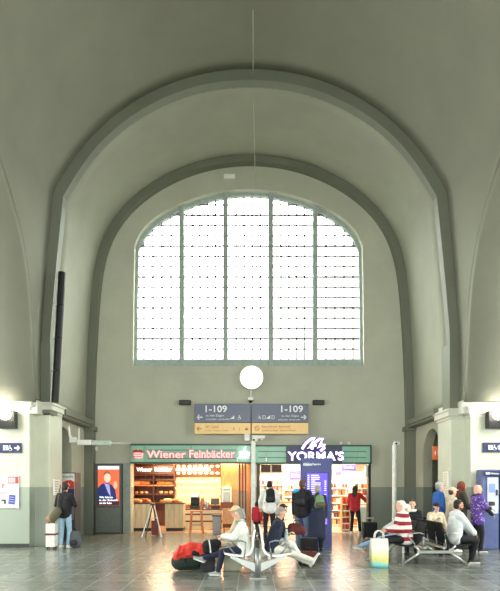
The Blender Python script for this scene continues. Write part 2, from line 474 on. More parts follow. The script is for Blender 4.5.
# rear wall behind the camera with its own big window
M = Matrix(((1, 0, 0, 0), (0, 0, -1, -8), (0, 1, 0, 0), (0, 0, 0, 1)))
plate('wall_rear', [(-7, -.1), (7, -.1), (7, 14.2), (-7, 14.2)], [[(-4.3, .3), (4.3, .3), (4.3, 6.2), (3, 7.0), (0, 7.4), (-3, 7.0), (-4.3, 6.2)]], .4, M, PL)
# faint course lines on the end wall
b = MB(); b.box(-5.2, 5.2, DW-.012, DW+.01, Z(374, DW), Z(373, DW)); struct(b, 'trim_11', PL)
b = MB(); b.box(in2P[0][0]*-1+.03, shopL-.1, DW-.02, DW, 0, .12); b.box(shopR+.1, in2P[0][0]-.03, DW-.02, DW, 0, .12); struct(b, 'baseboard_back', mat('dark skirting', (60, 62, 60)))

# ---- window_1
WD = DW+.34; S4 = F/WD
win = bpy.data.objects.new('window_1', None); COL.objects.link(win); win.location = (BC, WD, Z(360, WD)); win['kind'] = 'structure'
FR = mat('grey green window frame', (168, 180, 174), .5)
BR = mat('dark glazing bar', (120, 108, 112), .5)
def wtop(x):          # height of the opening at offset x
    x = abs(x); P = wps
    for a, b_ in zip(P, P[1:]):
        if b_[0] <= x <= a[0] and a[0] != b_[0]: return a[1]+(b_[1]-a[1])*(x-a[0])/(b_[0]-a[0])
    return P[1][1]
hw = wps[0][0]
zb = Z(366, DW)
# perimeter frame follows the arch
inn = [(max(0, x-.09) if z < 9.5 else x*.975, z-(.10 if z > 9.3 else 0)) for x, z in wps]
b = MB(); out_ = [(BC-x*1.0-.05, z+.05) for x, z in wps]+[(BC+x+.05, z+.05) for x, z in wps[::-1][1:]]
in_ = [(BC-x, z) for x, z in inn]+[(BC+x, z) for x, z in inn[::-1][1:]]
R = [[b.bm.verts.new((p[0], WD-.1, p[1])), b.bm.verts.new((p[0], WD+.1, p[1])), b.bm.verts.new((q[0], WD+.1, q[1])), b.bm.verts.new((q[0], WD-.1, q[1]))] for p, q in zip(in_, out_)]
for r, q in zip(R, R[1:]):
    for k in range(4): b.bm.faces.new((r[k], r[(k+1) % 4], q[(k+1) % 4], q[k]))
b.box(BC-hw, BC+hw, WD-.12, WD+.1, zb, Z(360, WD))
b.build('window_frame', FR, win)
mull = [-67.5, -23.3, 22.6, 67.3]
for mx in mull:
    x = mx/S3
    MB().box(BC+x-.085, BC+x+.085, WD-.2, WD+.08, zb, wtop(x)+.05, .01).build('mullion', FR, win)
edges = [-115.5]+mull+[115.5]
rowz = [Z(359.5-10.3*k, WD) for k in range(0, 18)]
for i in range(5):
    e0 = edges[i]/S3+(.08 if i else 0); e1 = edges[i+1]/S3-(.08 if i < 4 else 0)
    gb = MB(); n = 5
    for k in range(1, n):
        x = e0+(e1-e0)*k/n; gb.box(BC+x-.021, BC+x+.021, WD-.03, WD+.02, zb, wtop(x))
    for k in range(1, 17):
        z = rowz[k]; th = .03 if k % 3 == 2 else .02
        # clip the bar under the arch
        a, c = e0, e1
        while a < c and wtop(a) < z: a += .03
        while c > a and wtop(c) < z: c -= .03
        if c-a > .1: gb.box(BC+a, BC+c, WD-.03, WD+.02, z-th, z+th)
    gb.build('glazing_bars', BR, win)
    pts = [(BC+e0, zb), (BC+e1, zb)]+[(BC+e1+(e0-e1)*k/10, wtop(e1+(e0-e1)*k/10)) for k in range(11)]
    MB().poly(pts, WD-.004, WD+.004).build('pane', GL, win)
# ================================================================ WALL LAMPS (sconces) give real light
LAMPG = mat('glowing frosted lamp glass', (255, 250, 235), .4, var=0, emit=(255, 246, 225), es=14)
BLK = mat('black painted metal', (22, 22, 24), .45, .2)
DG = mat('dark grey housing', (58, 58, 54), .5, .2)
def sconce(px0, px1, label):
    d = DT-.02
    x0, x1 = X(px0, d), X(px1, d); zc = Z(420, d); cx = (x0+x1)/2
    t = thing('wall_lamp', (cx, d, zc), label, 'lamp', 'wall lamps on the aisle walls')
    MB().box(x0, x1, d-.22, d, Z(429, d), Z(412, d), .02).build('housing', DG, t)
    MB().ell((cx, d-.26, Z(416, d)), (.15, .12, .13)).build('lamp_glass', LAMPG, t, smooth=True)
    b = MB(); b.box(x0+.03, x1-.03, d-.235, d-.215, Z(428, d), Z(422, d), .005); b.build('grille', BLK, t)
    l = bpy.data.lights.new('lamp_light', 'POINT'); l.energy = 26; l.color = (1, .95, .84); l.shadow_soft_size = .15
    o = bpy.data.objects.new('lamp_light', l); COL.objects.link(o); o.location = (cx, d-.55, Z(411, d))
sconce(1, 18, 'wall lamp glowing above the blue arrow sign on the left aisle wall')
sconce(485, 503, 'wall lamp glowing above the blue sign on the right aisle wall')
# ================================================================ SHOPS
WOODL = wood('pale oak board', (196, 180, 140), (226, 212, 176), 1)
WOODO = wood('orange wood panel', (196, 112, 66), (224, 146, 92), 1)
WOODD = wood('dark brown wood', (70, 40, 30), (98, 58, 42), 1)
GRN = mat('sea green fascia panel', (146, 198, 172), .35, var=.08, scale=2)
GRD = mat('dark green frame', (40, 78, 68), .4)
GREYF = mat('anthracite frame', (66, 70, 70), .4, .3)
WHT = mat('white lacquer', (238, 238, 232), .4, var=.04)
CRM = mat('cream panel', (240, 222, 188), .5, var=.06)
PINKL = mat('lit pink letter face', (255, 190, 190), .4, var=0, emit=(255, 176, 178), es=.75)
REDO = mat('red letter edge', (196, 50, 56), .4, var=0)
WLIT = mat('lit white letter face', (255, 250, 252), .4, var=0, emit=(255, 248, 252), es=1.3)
PURP = mat('purple letter edge', (92, 60, 178), .4, var=0, emit=(92, 60, 190), es=.35)
NAVY = mat('dark slate sign face', (62, 66, 92), .4, var=.04)
CHR = mat('brushed steel', (190, 192, 190), .3, .85, var=.05)
BREAD = [mat('crust golden', (206, 138, 76), .7), mat('crust pale', (232, 182, 130), .7), mat('crust dark', (150, 84, 44), .7)]
SHY = 22.9
SHM = MB().box(-5.4, -5.1, DW+.4, SHY, 0, 2.95); struct(SHM, 'wall_shop_left', WOODO)
struct(MB().box(shopM0, shopM1, DW+.02, SHY, 0, 2.95), 'wall_shop_middle', mat('warm white wall', (222, 205, 180), .6))
struct(MB().box(5.15, 5.4, DW+.4, SHY, 0, 2.95), 'wall_shop_right', mat('warm white wall', (222, 205, 180), .6))
struct(MB().box(-5.4, shopM0, SHY-.1, SHY, 0, 2.95), 'wall_shop_back_bakery', WOODO)
struct(MB().box(shopM0, 5.4, SHY-.1, SHY, 0, 2.95), 'wall_shop_back_kiosk', mat('warm white wall', (222, 205, 180), .6))
struct(MB().box(-5.4, 5.4, DW+.4, SHY, 2.7, 2.95), 'ceiling_shops', mat('shop ceiling white', (225, 215, 200), .7))
struct(MB().box(-5.1, shopM0, DW+.03, SHY-.1, 0, .012), 'floor_bakery', mat('warm stone floor', (170, 140, 112), .25))
struct(MB().box(shopM1, 5.15, DW+.03, SHY-.1, 0, .012), 'floor_kiosk', mat('warm stone floor bright', (196, 176, 150), .25))
# ceiling panels that give the shops their light
def ceil_light(x, y, sx, sy, col, e, label, grp, es=6):
    t = thing('ceiling_light', (x, y, 2.64), label, 'lamp', grp)
    MB().box(x-sx/2, x+sx/2, y-sy/2, y+sy/2, 2.66, 2.7, .005).build('frame', WHT, t)
    MB().box(x-sx/2+.04, x+sx/2-.04, y-sy/2+.04, y+sy/2-.04, 2.645, 2.662).build('diffuser', mat('lit diffuser %d %d' % (col[2], es), col, .5, var=0, emit=col, es=es), t)
    l = bpy.data.lights.new('panel_light', 'AREA'); l.shape = 'RECTANGLE'; l.size = sx; l.size_y = sy; l.energy = e; l.color = lin(col)
    o = bpy.data.objects.new('panel_light', l); COL.objects.link(o); o.location = (x, y, 2.63)
xb = (shopL+shopM0)/2; xk = (shopM1+shopR)/2
for dx in (-1.3, 0, 1.3):
    for yy in (19.9, 21.6): ceil_light(xb+dx, yy, .9, .5, (255, 220, 176), 50, 'warm square ceiling panel inside the bakery', 'bakery ceiling panels', 6)
for dx in (-1.3, 0, 1.3):
    for yy in (19.9, 21.6): ceil_light(xk+dx, yy, .9, .5, (255, 238, 212), 44, 'bright white ceiling panel inside the kiosk', 'kiosk ceiling panels', 6)

# ---- bakery fascia
fy = DW-.16
t = thing('shop_fascia', (X(192, fy), fy, Z(463, fy)), 'green fascia of the left shop reading Wiener Feinbäcker in pink letters', 'shop sign')
b = MB()
for a, c in ((131, 144), (144.3, 191), (191.3, 237), (237.3, 250.5)): b.box(X(a, fy), X(c, fy), fy, DW+.05, Z(462, fy), Z(445, fy), .008)
b.build('panel', GRN, t)
b = MB(); b.box(X(130.5, fy), X(251, fy), fy-.04, DW+.05, Z(445.5, fy), Z(443.8, fy)); b.box(X(130.5, fy), X(251, fy), fy-.04, DW+.05, Z(463.6, fy), Z(462, fy)); b.build('edge_trim', GRD, t)
b = MB()
for y in (450, 458.5): b.box(X(148, fy), X(236, fy), fy-.02, fy, Z(y+.4, fy), Z(y-.2, fy))
b.build('rail', GRD, t)
def serif(s, px0, px1, y0, y1, yy, par):
    # heavy book letters: a fat dark outline behind a lit face
    w = X(px1, yy)-X(px0, yy); h = Z(y0, yy)-Z(y1, yy)
    text(s, X((px0+px1)/2, yy), yy-.05, Z((y0+y1)/2, yy), h+.035, REDO, par, w+.05, 'letter_edge', .02, .035)
    text(s, X((px0+px1)/2, yy), yy-.08, Z((y0+y1)/2, yy), h, PINKL, par, w, 'lettering', .02, .018)
serif('Wiener', 147, 186.5, 450.6, 458.2, fy, t)
serif('Feinbäcker', 189.5, 235, 449.9, 458.2, fy, t)
# basket logo left, cup logo right
cx, cz = X(138.5, fy), Z(453.5, fy)
MB().lathe((cx, fy-.03, cz-.17), [(.10, 0), (.15, .04), (.17, .17), (.15, .19)], 16).build('basket_emblem', PINKL, t, smooth=True)
b = MB()
for k in range(3): b.tube([(cx-.17, fy-.2, cz-.10+.08*k), (cx-.06, fy-.235, cz-.12+.08*k), (cx+.06, fy-.235, cz-.12+.08*k), (cx+.17, fy-.2, cz-.10+.08*k)], .012)
for k in range(5): b.ell((cx-.12+.06*k, fy-.1, cz+.06+.02*(k % 2)), (.045, .045, .05), n=8, m=6)
b.build('emblem_band', REDO, t)
cx = X(243.5, fy)
b = MB(); b.lathe((cx, fy-.06, cz-.14), [(.07, 0), (.11, .03), (.15, .14), (.15, .2), (.13, .2)], 16); b.tube([(cx+.13, fy-.06, cz+.03), (cx+.21, fy-.06, cz+.03), (cx+.2, fy-.06, cz-.06), (cx+.11, fy-.06, cz-.09)], .018)
b.tube([(cx, fy-.06, cz+.06), (cx+.05, fy-.06, cz+.12), (cx+.02, fy-.06, cz+.17), (cx+.09, fy-.06, cz+.23)], .02)
b.ell((cx, fy-.06, cz-.15), (.19, .12, .025)); b.build('cup_emblem', WLIT, t, smooth=True)
# grey frame left of the opening
tag(MB().box(X(123.5, DW), X(131, DW), DW-.1, DW+.02, 0, Z(463, DW), .01).build('door_pillar', mat('pale green grey pillar', (140, 150, 142), .5)), 'flat grey pillar left of the bakery opening', 'pillar')

# ---- bakery interior
def shelfpx(px0, px1, y, d, dep, m, parent, name='shelf', th=.025):
    return MB().box(X(px0, d), X(px1, d), d, d+dep, Z(y, d)-th, Z(y, d)+th, .004).build(name, m, parent)
d = 21.9
t = thing('bread_shelf', (X(154, d), d+.2, .012), 'dark brown bread shelf along the left rear of the bakery', 'shelf')
MB().box(X(133, d), X(174, d), d+.35, d+.42, .012, Z(464, d)).build('back_panel', WOODD, t)
for px in (133, 153.5, 174): MB().box(X(px, d)-.02, X(px, d)+.02, d, d+.4, .012, Z(464, d)).build('upright', WOODD, t)
for y in (475, 480, 485.5, 494.5, 503): shelfpx(133, 174, y, d, .36, WOODO if y in (485.5,) else WOODD, t)
b = MB()
for k in range(9): b.cyl((X(135+k*4.6, d), d+.33, Z(484, d)), (X(135+k*4.6, d), d+.33, Z(472, d)), .012, 6)
b.build('rail', BREAD[2], t)
MB().box(X(134, d), X(173, d), d-.03, d, Z(474, d), Z(466, d)).build('header_board', WOODD, t)
text('Wiener', X(144.5, d), d-.05, Z(469.5, d), .16, WLIT, t, .62, off=.02)
text('Feinbäcker', X(163.5, d), d-.05, Z(469.5, d), .16, WLIT, t, .68, off=.02)
loaf = {}
def mk_loaf(kind):
    k = len(loaf)
    b = MB()
    if kind == 'roll': b.ell((0, 0, .05), (.075, .07, .055), n=14, m=10)
    elif kind == 'loaf':
        b.rc((-.09, 0, .07), (.09, 0, .07), .07, .07, 12)
    else:
        b.tube([(.07*math.cos(a), .07*math.sin(a)*.3, .07+.05*math.sin(a)) for a in [i*math.pi/5 for i in range(10)]], .022)
    return b
def bread(kind, m, x, y, z, s, label, grp, nm):
    key = (kind, m.name)
    if key not in loaf:
        o = mk_loaf(kind).build(nm, m, smooth=True); loaf[key] = o; o.location = (x, y, z)
    else:
        o = loaf[key].copy(); COL.objects.link(o); o.location = (x, y, z)
    o.rotation_euler = (0, 0, random.uniform(-.5, .5)); o.scale = (s, s, s)
    o['label'] = label; o['category'] = 'bread'; o['group'] = grp
random.seed(3)
for y, kind, lab, grp in ((494.5, 'roll', 'golden bread roll on the middle shelf of the dark bread rack', 'rolls on the middle bread shelf'), (503, 'roll', 'bread roll on the lowest shelf just above the oak counter', 'rolls on the lower bread shelf'), (485.5, 'loaf', 'long loaf on the upper orange shelf of the dark bread rack', 'loaves on the upper bread shelf')):
    z = Z(y, d)+.026; x = X(136, d)
    while x < X(172, d):
        if abs(x-X(153.5, d)) > .11: bread(kind, random.choice(BREAD[:2]), x, d+.12+random.uniform(-.03, .05), z, random.uniform(1.0, 1.35), lab, grp, 'bread_roll' if kind == 'roll' else 'bread_loaf')
        x += .2 if kind == 'roll' else .33
# middle: lit menu panels and glowing glass shelf
d = 22.1
t = thing('menu_board', (X(196, d), d, Z(476, d)), 'dark menu board with two rows of product pictures over the bakery counter', 'menu board')
MB().box(X(174.5, d), X(221, d), d, d+.06, Z(476.5, d), Z(464, d), .005).build('board', WOODD, t)
b = MB(); c = MB()
for r, (y0, y1) in enumerate(((465, 467.5), (471.5, 474.8))):
    for k in range(8):
        x = 176.5+k*5.6; MB().ell((X(x+1.8, d), d-.01, Z((y0+y1)/2, d)), (.085, .015, .055), n=10, m=6).build('food_picture', CRM, t)
MB().box(X(176, d), X(210, d), d-.02, d, Z(470.8, d), Z(468.2, d)).build('price_strip', mat('lit price strip', (255, 250, 240), .5, var=0, emit=(255, 245, 225), es=1.2), t)
t = thing('glass_shelf', (X(196, d), d+.2, Z(503, d)), 'glowing cream shelf unit with two ledges behind the bakery counter', 'shelf')
MB().box(X(174.5, d), X(220, d), d+.4, d+.46, Z(505, d), Z(477, d)).build('back_panel', mat('glowing cream panel', (255, 224, 180), .5, var=0, emit=(255, 206, 150), es=.75), t)
for y in (482, 488, 496, 503): shelfpx(174.5, 220, y, d+.05, .35, CRM, t)
for k in range(22):
    y = (488, 496)[k % 2]; x = 177+ (k//2)*3.9
    o = None
    if 'cup' not in loaf:
        o = MB().lathe((0, 0, 0), [(.035, 0), (.05, .02), (.055, .13), (.045, .13)], 12).build('cup', CRM, smooth=True); loaf['cup'] = o
    else: o = loaf['cup'].copy(); COL.objects.link(o)
    o.location = (X(x, d), d+.2, Z(y, d)+.026); o['label'] = 'small cream cup in the rows on the glowing shelf'; o['category'] = 'cup'; o['group'] = 'cups on the glowing shelf'
d = 21.6
tag(MB().box(X(221, d), X(248.5, d), d, d+.1, Z(490, d), Z(464, d), .01).build('wall_cabinet', WOODO), 'orange brown wooden wall panel at the upper right of the bakery', 'panel')
t = thing('lower_cabinet', (X(234, d), d, .012), 'grey brown full height cabinet below the orange panel in the bakery', 'cabinet')
MB().box(X(221, d), X(248.5, d), d, d+.5, .012, Z(490.5, d), .01).build('body', mat('grey brown laminate', (140, 122, 104), .5), t)
for px in (232, 240): MB().box(X(px, d), X(px+7.2, d), d-.02, d, .1, Z(492, d), .005).build('door', mat('grey brown door', (150, 132, 112), .5), t)
# white drinks fridge
d = 21.2
t = thing('drinks_fridge', (X(226.5, d), d+.2, 1.0), 'white glass-fronted appliance standing at the right end of the bakery', 'fridge')
MB().box(X(222, d), X(231.5, d), d, d+.4, 1.0, Z(487, d), .02).build('body', WHT, t)
MB().box(X(223, d), X(230.5, d), d-.015, d, Z(502, d), Z(491.5, d), .004).build('glass_door', mat('grey glass', (110, 120, 122), .15), t)
MB().box(X(223, d), X(230.5, d), d-.02, d, Z(490.5, d), Z(488.5, d)).build('header', mat('sea green sticker', (90, 150, 130), .4), t)
tag(MB().box(X(220.5, d), X(233, d), d-.08, d+.42, 0.012, .998, .01).build('fridge_stand', WOODD), 'dark brown stand under the white glass-fronted appliance', 'cabinet')
# folded glass door leaves at the right
for k, px in enumerate((239.5, 242.5, 245.5)):
    dd = DW+.5+.12*k
    t = thing('folding_glass_leaf', (X(px, dd), dd+.4, .012), ['folded glass door leaf furthest left in the bakery opening', 'middle folded glass door leaf in the bakery opening', 'folded glass door leaf nearest the white pole'][k], 'door', None)
    bb = MB(); x = X(px, dd)
    bb.box(x-.03, x+.03, dd, dd+.05, .012, Z(464, dd)); bb.box(x-.03, x+.03, dd+.75, dd+.8, .012, Z(464, dd)); bb.box(x-.03, x+.03, dd+.05, dd+.75, .012, .1); bb.box(x-.03, x+.03, dd+.05, dd+.75, Z(466, dd), Z(464, dd)); bb.build('frame', GREYF, t)
    MB().box(x-.005, x+.005, dd+.05, dd+.75, .1, Z(466, dd)).build('pane', GL, t)
# oak fronted counters
def counter(px0, px1, d, label, top=.0):
    x0, x1 = X(px0, d), X(px1, d); zt = Z(503, d)
    t = thing('wooden_counter', ((x0+x1)/2, d+.3, .012), label, 'counter')
    MB().box(x0+.03, x1-.03, d+.04, d+.6, .012, .12).build('plinth', BLK, t)
    n = 4
    b = MB()
    for k in range(n):
        a = x0+(x1-x0)*k/n; b.box(a+.002, x0+(x1-x0)*(k+1)/n-.002, d, d+.62, .12, zt-.04, .003)
    b.build('front', WOODL, t)
    MB().box(x0-.01, x1+.01, d-.02, d+.64, zt-.04, zt, .006).build('worktop', WOODD, t)
    return zt
zt = counter(131.5, 151.5, 19.5, 'pale oak counter at the left end of the bakery')
counter(165, 183.5, 19.5, 'pale oak counter right of the ladder-shaped stand')
for k in range(4):
    bread(('loaf', 'roll')[k % 2], BREAD[k % 3], X(135.0+k*4.6, 19.7), 19.75+.08*(k % 3), zt+.001, 1.1, 'bread on top of the left oak counter', 'breads on the left oak counter', 'bread_loaf')
for k in range(4):
    bread(('loaf', 'roll')[k % 2], BREAD[(k+1) % 3], X(167.5+k*4.3, 19.7), 19.75+.08*(k % 3), zt+.001, 1.1, 'bread on top of the second oak counter', 'breads on the second oak counter', 'bread_loaf')
# low counter behind the gap and glass display counter
d = 20.1
t = thing('display_counter', (X(203, d), d+.3, .012), 'glass and cream display counter with dark ledges on the bakery right side', 'counter')
MB().box(X(183.5, d), X(222, d), d+.02, d+.6, .012, Z(510, d), .01).build('body', CRM, t)
for y in (514, 521, 531): MB().box(X(183.5, d), X(222, d), d-.02, d+.02, Z(y+1, d), Z(y-.4, d)).build('ledge', WOODD, t)
MB().box(X(183.5, d), X(222, d), d, d+.62, Z(510, d), Z(508.8, d), .005).build('worktop', WOODD, t)
b = MB(); b.box(X(184, d), X(206, d), d+.04, d+.05, Z(508.8, d), Z(503, d)); b.build('glass_screen', GL, t)
zc = Z(508.8, d)
def pot(name, px, dd, r, h, m, label, cat):
    t = thing(name, (X(px, dd), dd, zc), label, cat)
    MB().lathe((X(px, dd), dd, zc), [(r*.9, 0), (r, .02), (r, h*.8), (r*.7, h)], 16).build('body', m, t, smooth=True)
    MB().tube([(X(px, dd)+r*.9, dd, zc+h*.75), (X(px, dd)+r*1.6, dd, zc+h*.7), (X(px, dd)+r*1.5, dd, zc+h*.3), (X(px, dd)+r*.9, dd, zc+h*.2)], .012).build('handle', m, t)
    MB().lathe((X(px, dd), dd, zc+h), [(r*.7, 0), (r*.3, .03), (.02, .05)], 12).build('lid', m, t)
t = thing('coffee_machine', (X(194, d+.2), d+.2, zc), 'black coffee machine on the display counter, left of the pots', 'coffee machine')
MB().box(X(190, d+.1), X(199, d+.1), d+.1, d+.5, zc, zc+.14, .02).build('base', BLK, t)
MB().box(X(190, d+.1), X(199, d+.1), d+.3, d+.5, zc+.14, zc+.42, .02).build('body', BLK, t)
MB().box(X(190, d+.1), X(199, d+.1), d+.08, d+.5, zc+.42, zc+.55, .02).build('head', CHR, t)
for k in range(2): MB().cyl((X(192.5+4*k, d), d+.17, zc+.34), (X(192.5+4*k, d), d+.17, zc+.42), .03).build('spout', BLK, t)
pot('thermos_jug', 202.5, d+.25, .08, .34, BLK, 'black thermos jug beside the coffee machine', 'jug')
pot('thermos_jug', 207.5, d+.3, .07, .28, CHR, 'steel thermos jug in the middle of the display counter', 'jug')
t = thing('cash_register', (X(215, d+.25), d+.25, zc), 'dark cash register at the right end of the display counter', 'register')
MB().box(X(211, d+.1), X(219.5, d+.1), d+.1, d+.5, zc, zc+.12, .01).build('drawer', BLK, t)
M_ = Matrix.Translation((X(215, d+.2), d+.25, zc+.27)) @ Matrix.Rotation(-.3, 4, 'X'); b = MB(); b.box(-.16, .16, -.02, .02, -.12, .12, .01); b.bm.transform(M_); b.build('screen', GREYF, t)
MB().cyl((X(215, d+.2), d+.27, zc+.1), (X(215, d+.2), d+.27, zc+.25), .02).build('neck', BLK, t)
# A-shaped stand
d = D(536.5)
t = thing('a_frame_sign', (X(153, d), d, 0), 'tall A-shaped folding stand in front of the bakery counters', 'stand')
top = Z(504.5, d)
for s in (-1, 1):
    for q in (0, .12):
        xb_ = X(153+s*(10 if s < 0 else 9.5), d)+q*(1 if s < 0 else -1)
        MB().cone((xb_, d-.2+.0*q, 0), (X(153+s*1.2, d)+q*(.3 if s < 0 else -.3), d, top), .022, .018, 8).build('leg', CHR if q == 0 else GREYF, t)
MB().box(X(149, d), X(157.5, d), d-.09, d-.05, Z(518.5, d), Z(517, d)).build('crossbar', CHR, t)
MB().box(X(150.5, d), X(155.5, d), d-.03, d+.03, top-.03, top+.02, .01).build('hinge', GREYF, t)
MB().box(X(150, d), X(157, d), d+.25, d+.27, .02, .5).build('rear_board', mat('dark red card', (130, 50, 44), .6), t)
# high chairs / stools
def stool(px, d, label):
    x = X(px, d); t = thing('bar_chair', (x, d, 0), label, 'chair')
    W = WOODO
    zs = .80
    MB().box(x-.2, x+.2, d-.2, d+.2, zs-.04, zs, .015).build('seat', W, t)
    for sx in (-1, 1):
        for sy in (-1, 1):
            MB().cone((x+sx*.22, d+sy*.22, 0), (x+sx*.16, d+sy*.16, zs-.04), .02, .024, 8).build('leg', W, t)
    b = MB()
    for sx in (-1, 1): b.cone((x+.15+sx*.0, d+sx*.16, zs-.02), (x+.22, d+sx*.17, zs+.42), .022, .018, 8)
    b.box(x+.17, x+.24, d-.18, d+.18, zs+.2, zs+.42, .01); b.build('backrest', W, t)
    b = MB()
    for s in (-1, 1): b.cyl((x-.19, d+s*.19, .3), (x+.19, d+s*.19, .3), .012, 6); b.cyl((x+s*.19, d-.19, .3), (x+s*.19, d+.19, .3), .012, 6)
    b.build('footrest', CHR, t)
stool(196.5, 18.5, 'tall wooden bar chair in front of the display counter')
# waste bin, tan panel
d = D(534)
t = thing('waste_bin', (X(216.5, d), d, 0), 'grey waste bin with dark lid right of the bar chair', 'bin')
MB().box(X(212.5, d), X(220.8, d), d, d+.3, 0, Z(516.5, d), .02).build('body', mat('grey bin plastic', (150, 150, 150), .45), t)
MB().box(X(212, d), X(221.3, d), d-.02, d+.32, Z(516.5, d), Z(514.8, d), .01).build('lid', GREYF, t)
t = thing('menu_easel', (X(228.5, 18.3), 18.3, 0), 'tan orange menu panel on legs right of the waste bin', 'sign')
MB().box(X(223, 18.3), X(234, 18.3), 18.3, 18.34, Z(524, 18.3), Z(508, 18.3), .01).build('panel', mat('tan card', (226, 160, 112), .6), t)
for px in (224, 233): MB().box(X(px, 18.3)-.015, X(px, 18.3)+.015, 18.3, 18.34, 0, Z(524, 18.3)).build('leg', WOODD, t)
MB().box(X(222.5, 18.3), X(234.5, 18.3), 18.2, 18.45, 0, .03, .01).build('foot', WOODD, t)

# ---- kiosk fascia
t = thing('shop_fascia', (X(313, fy), fy, Z(463, fy)), "green and slate fascia of the right shop reading YORMA'S in white letters", 'shop sign')
b = MB()
for a, c in ((255.5, 266), (266.3, 286), (342, 357.5), (357.8, 370.5)): MB().box(X(a, fy), X(c, fy), fy, DW+.05, Z(462.5, fy), Z(446, fy), .008).build('panel', GRN, t)
MB().box(X(286, fy), X(342, fy), fy-.02, DW+.05, Z(462.5, fy), Z(446, fy), .008).build('centre_panel', NAVY, t)
b = MB(); b.box(X(255, fy), X(371, fy), fy-.04, DW+.05, Z(446.5, fy), Z(445, fy)); b.box(X(255, fy), X(371, fy), fy-.04, DW+.05, Z(464, fy), Z(462.5, fy))
b.box(X(370, fy), X(371.5, fy), fy-.04, DW+.05, Z(464, fy), Z(445, fy)); b.build('edge_trim', GRD, t)
b = MB()
for a, c in ((258, 286), (342, 366)):
    for y in (451.5, 457.5): b.box(X(a, fy), X(c, fy), fy-.02, fy, Z(y+.4, fy), Z(y-.2, fy))
b.build('rail', GRD, t)
yy = fy-.1
def sign2(s, px0, px1, y0, y1, off, e=.05, yq=yy, sh=0):
    w = X(px1, yq)-X(px0, yq); h = Z(y0, yq)-Z(y1, yq)
    text(s, X((px0+px1)/2, yq), yq, Z((y0+y1)/2, yq), h+e, PURP, t, w+e, 'letter_edge', .06, off+.03, sh)
    text(s, X((px0+px1)/2, yq), yq-.05, Z((y0+y1)/2, yq), h, WLIT, t, w, 'lettering', .04, off, sh)
sign2("YORMA'S", 287.5, 343.5, 451.5, 460.5, .018)
def swoosh(off):
    b = MB()
    for dx in (0, 9.5):
        P = [(302+dx, 449), (306+dx, 443), (311.5+dx, 438.5), (314.5+dx, 438), (312.5+dx, 443), (308+dx, 448.5), (313+dx, 445.5), (316.5+dx, 445)] if dx == 0 else [(309+dx*.3, 449.5), (313, 444), (319.5, 439), (323, 438.5), (321, 443.5), (317.5, 448), (322, 445), (325, 445), (324.5, 447.5), (320.5, 451)]
        b.tube([(X(p[0], yy-.15), yy-.15+off, Z(p[1], yy-.15)) for p in P], .046+(.03 if off else 0), 10)
    return b
swoosh(.07).build('emblem_edge', PURP, t)
swoosh(0).build('emblem', WLIT, t, smooth=True)

# ---- kiosk interior
MB_ = MB()
t = thing('door_frame', (X(258, DW), DW+.1, .012), 'dark brown door frame post at the left of the kiosk opening', 'door frame')
MB().box(X(257, DW), X(260, DW), DW+.05, DW+.35, .012, Z(464, DW), .01).build('post', mat('dark bronze frame', (72, 62, 52), .4, .3), t)
MB().box(X(257, DW), X(283, DW), DW+.08, DW+.3, Z(473, DW), Z(472, DW)).build('transom', CRM, t)
MB().box(X(270.5, DW), X(272, DW), DW+.08, DW+.3, Z(472, DW), Z(464, DW)).build('mullion', CRM, t)
b = MB(); b.box(X(261, DW), X(270.5, DW), DW+.2, DW+.22, Z(472, DW), Z(464.5, DW)); b.box(X(272, DW), X(282, DW), DW+.2, DW+.22, Z(472, DW), Z(464.5, DW)); b.build('dark_pane', WOODD, t)
t = thing('door_frame', (X(369.5, DW), DW+.1, .012), 'black door frame post at the right edge of the kiosk opening', 'door frame')
MB().box(X(368.5, DW), X(371, DW), DW+.02, DW+.35, .012, Z(464, DW), .01).build('post', BLK, t)
MB().box(X(366, DW), X(368.5, DW), DW+.1, DW+.3, Z(476, DW), Z(466, DW), .01).build('beacon', WHT, t)
PLIT = mat('lit violet sign', (104, 84, 200), .4, var=0, emit=(104, 80, 220), es=.45)
SIGNW = mat('lit white shop panel', (255, 252, 244), .5, var=0, emit=(255, 250, 240), es=.9)
def litsign(px0, px1, y0, y1, d, m, label, txt=None, tm=None):
    t = thing('hanging_sign', (X((px0+px1)/2, d), d, Z(y1, d)), label, 'sign')
    MB().box(X(px0, d), X(px1, d), d, d+.06, Z(y1, d), Z(y0, d), .01).build('panel', m, t)
    b = MB()
    for px in (px0+1.5, px1-1.5): b.cyl((X(px, d), d+.03, Z(y0, d)), (X(px, d), d+.03, 2.7), .01, 6)
    b.build('hanger', CHR, t)
    if txt: text(txt, X((px0+px1)/2, d), d-.015, Z((y0+y1)/2, d), (Z(y0, d)-Z(y1, d))*.45, tm, t, (X(px1, d)-X(px0, d))*.7)
litsign(282, 301, 464.5, 470, 19.6, SIGNW, 'blank white lit panel at the top left of the kiosk opening')
litsign(290, 301, 471, 480, 20.3, PLIT, 'violet lit panel below the blank white panel in the kiosk', 'Kaffee', WLIT)
litsign(331, 341, 465, 470, 19.6, SIGNW, 'short white lit panel just right of the blue pillar top')
litsign(342, 356, 464.5, 470.5, 19.9, PLIT, 'violet lit sign right of the short white panel in the kiosk', 'Snacks', WLIT)
litsign(336, 341, 471.5, 475.5, 20.4, PLIT, 'tiny violet lit panel beside the pillar, under the short white panel')
litsign(342, 366, 472, 479, 20.6, SIGNW, 'long white lit panel across the right half of the kiosk')
GOODC = [mat('goods '+n, c, .5, var=.05) for n, c in (('red', (206, 60, 44)), ('orange', (238, 150, 60)), ('yellow', (244, 214, 96)), ('white', (244, 240, 230)), ('brown', (120, 70, 48)), ('pale blue', (150, 190, 220)), ('pink', (236, 160, 160)))]
pk = {}
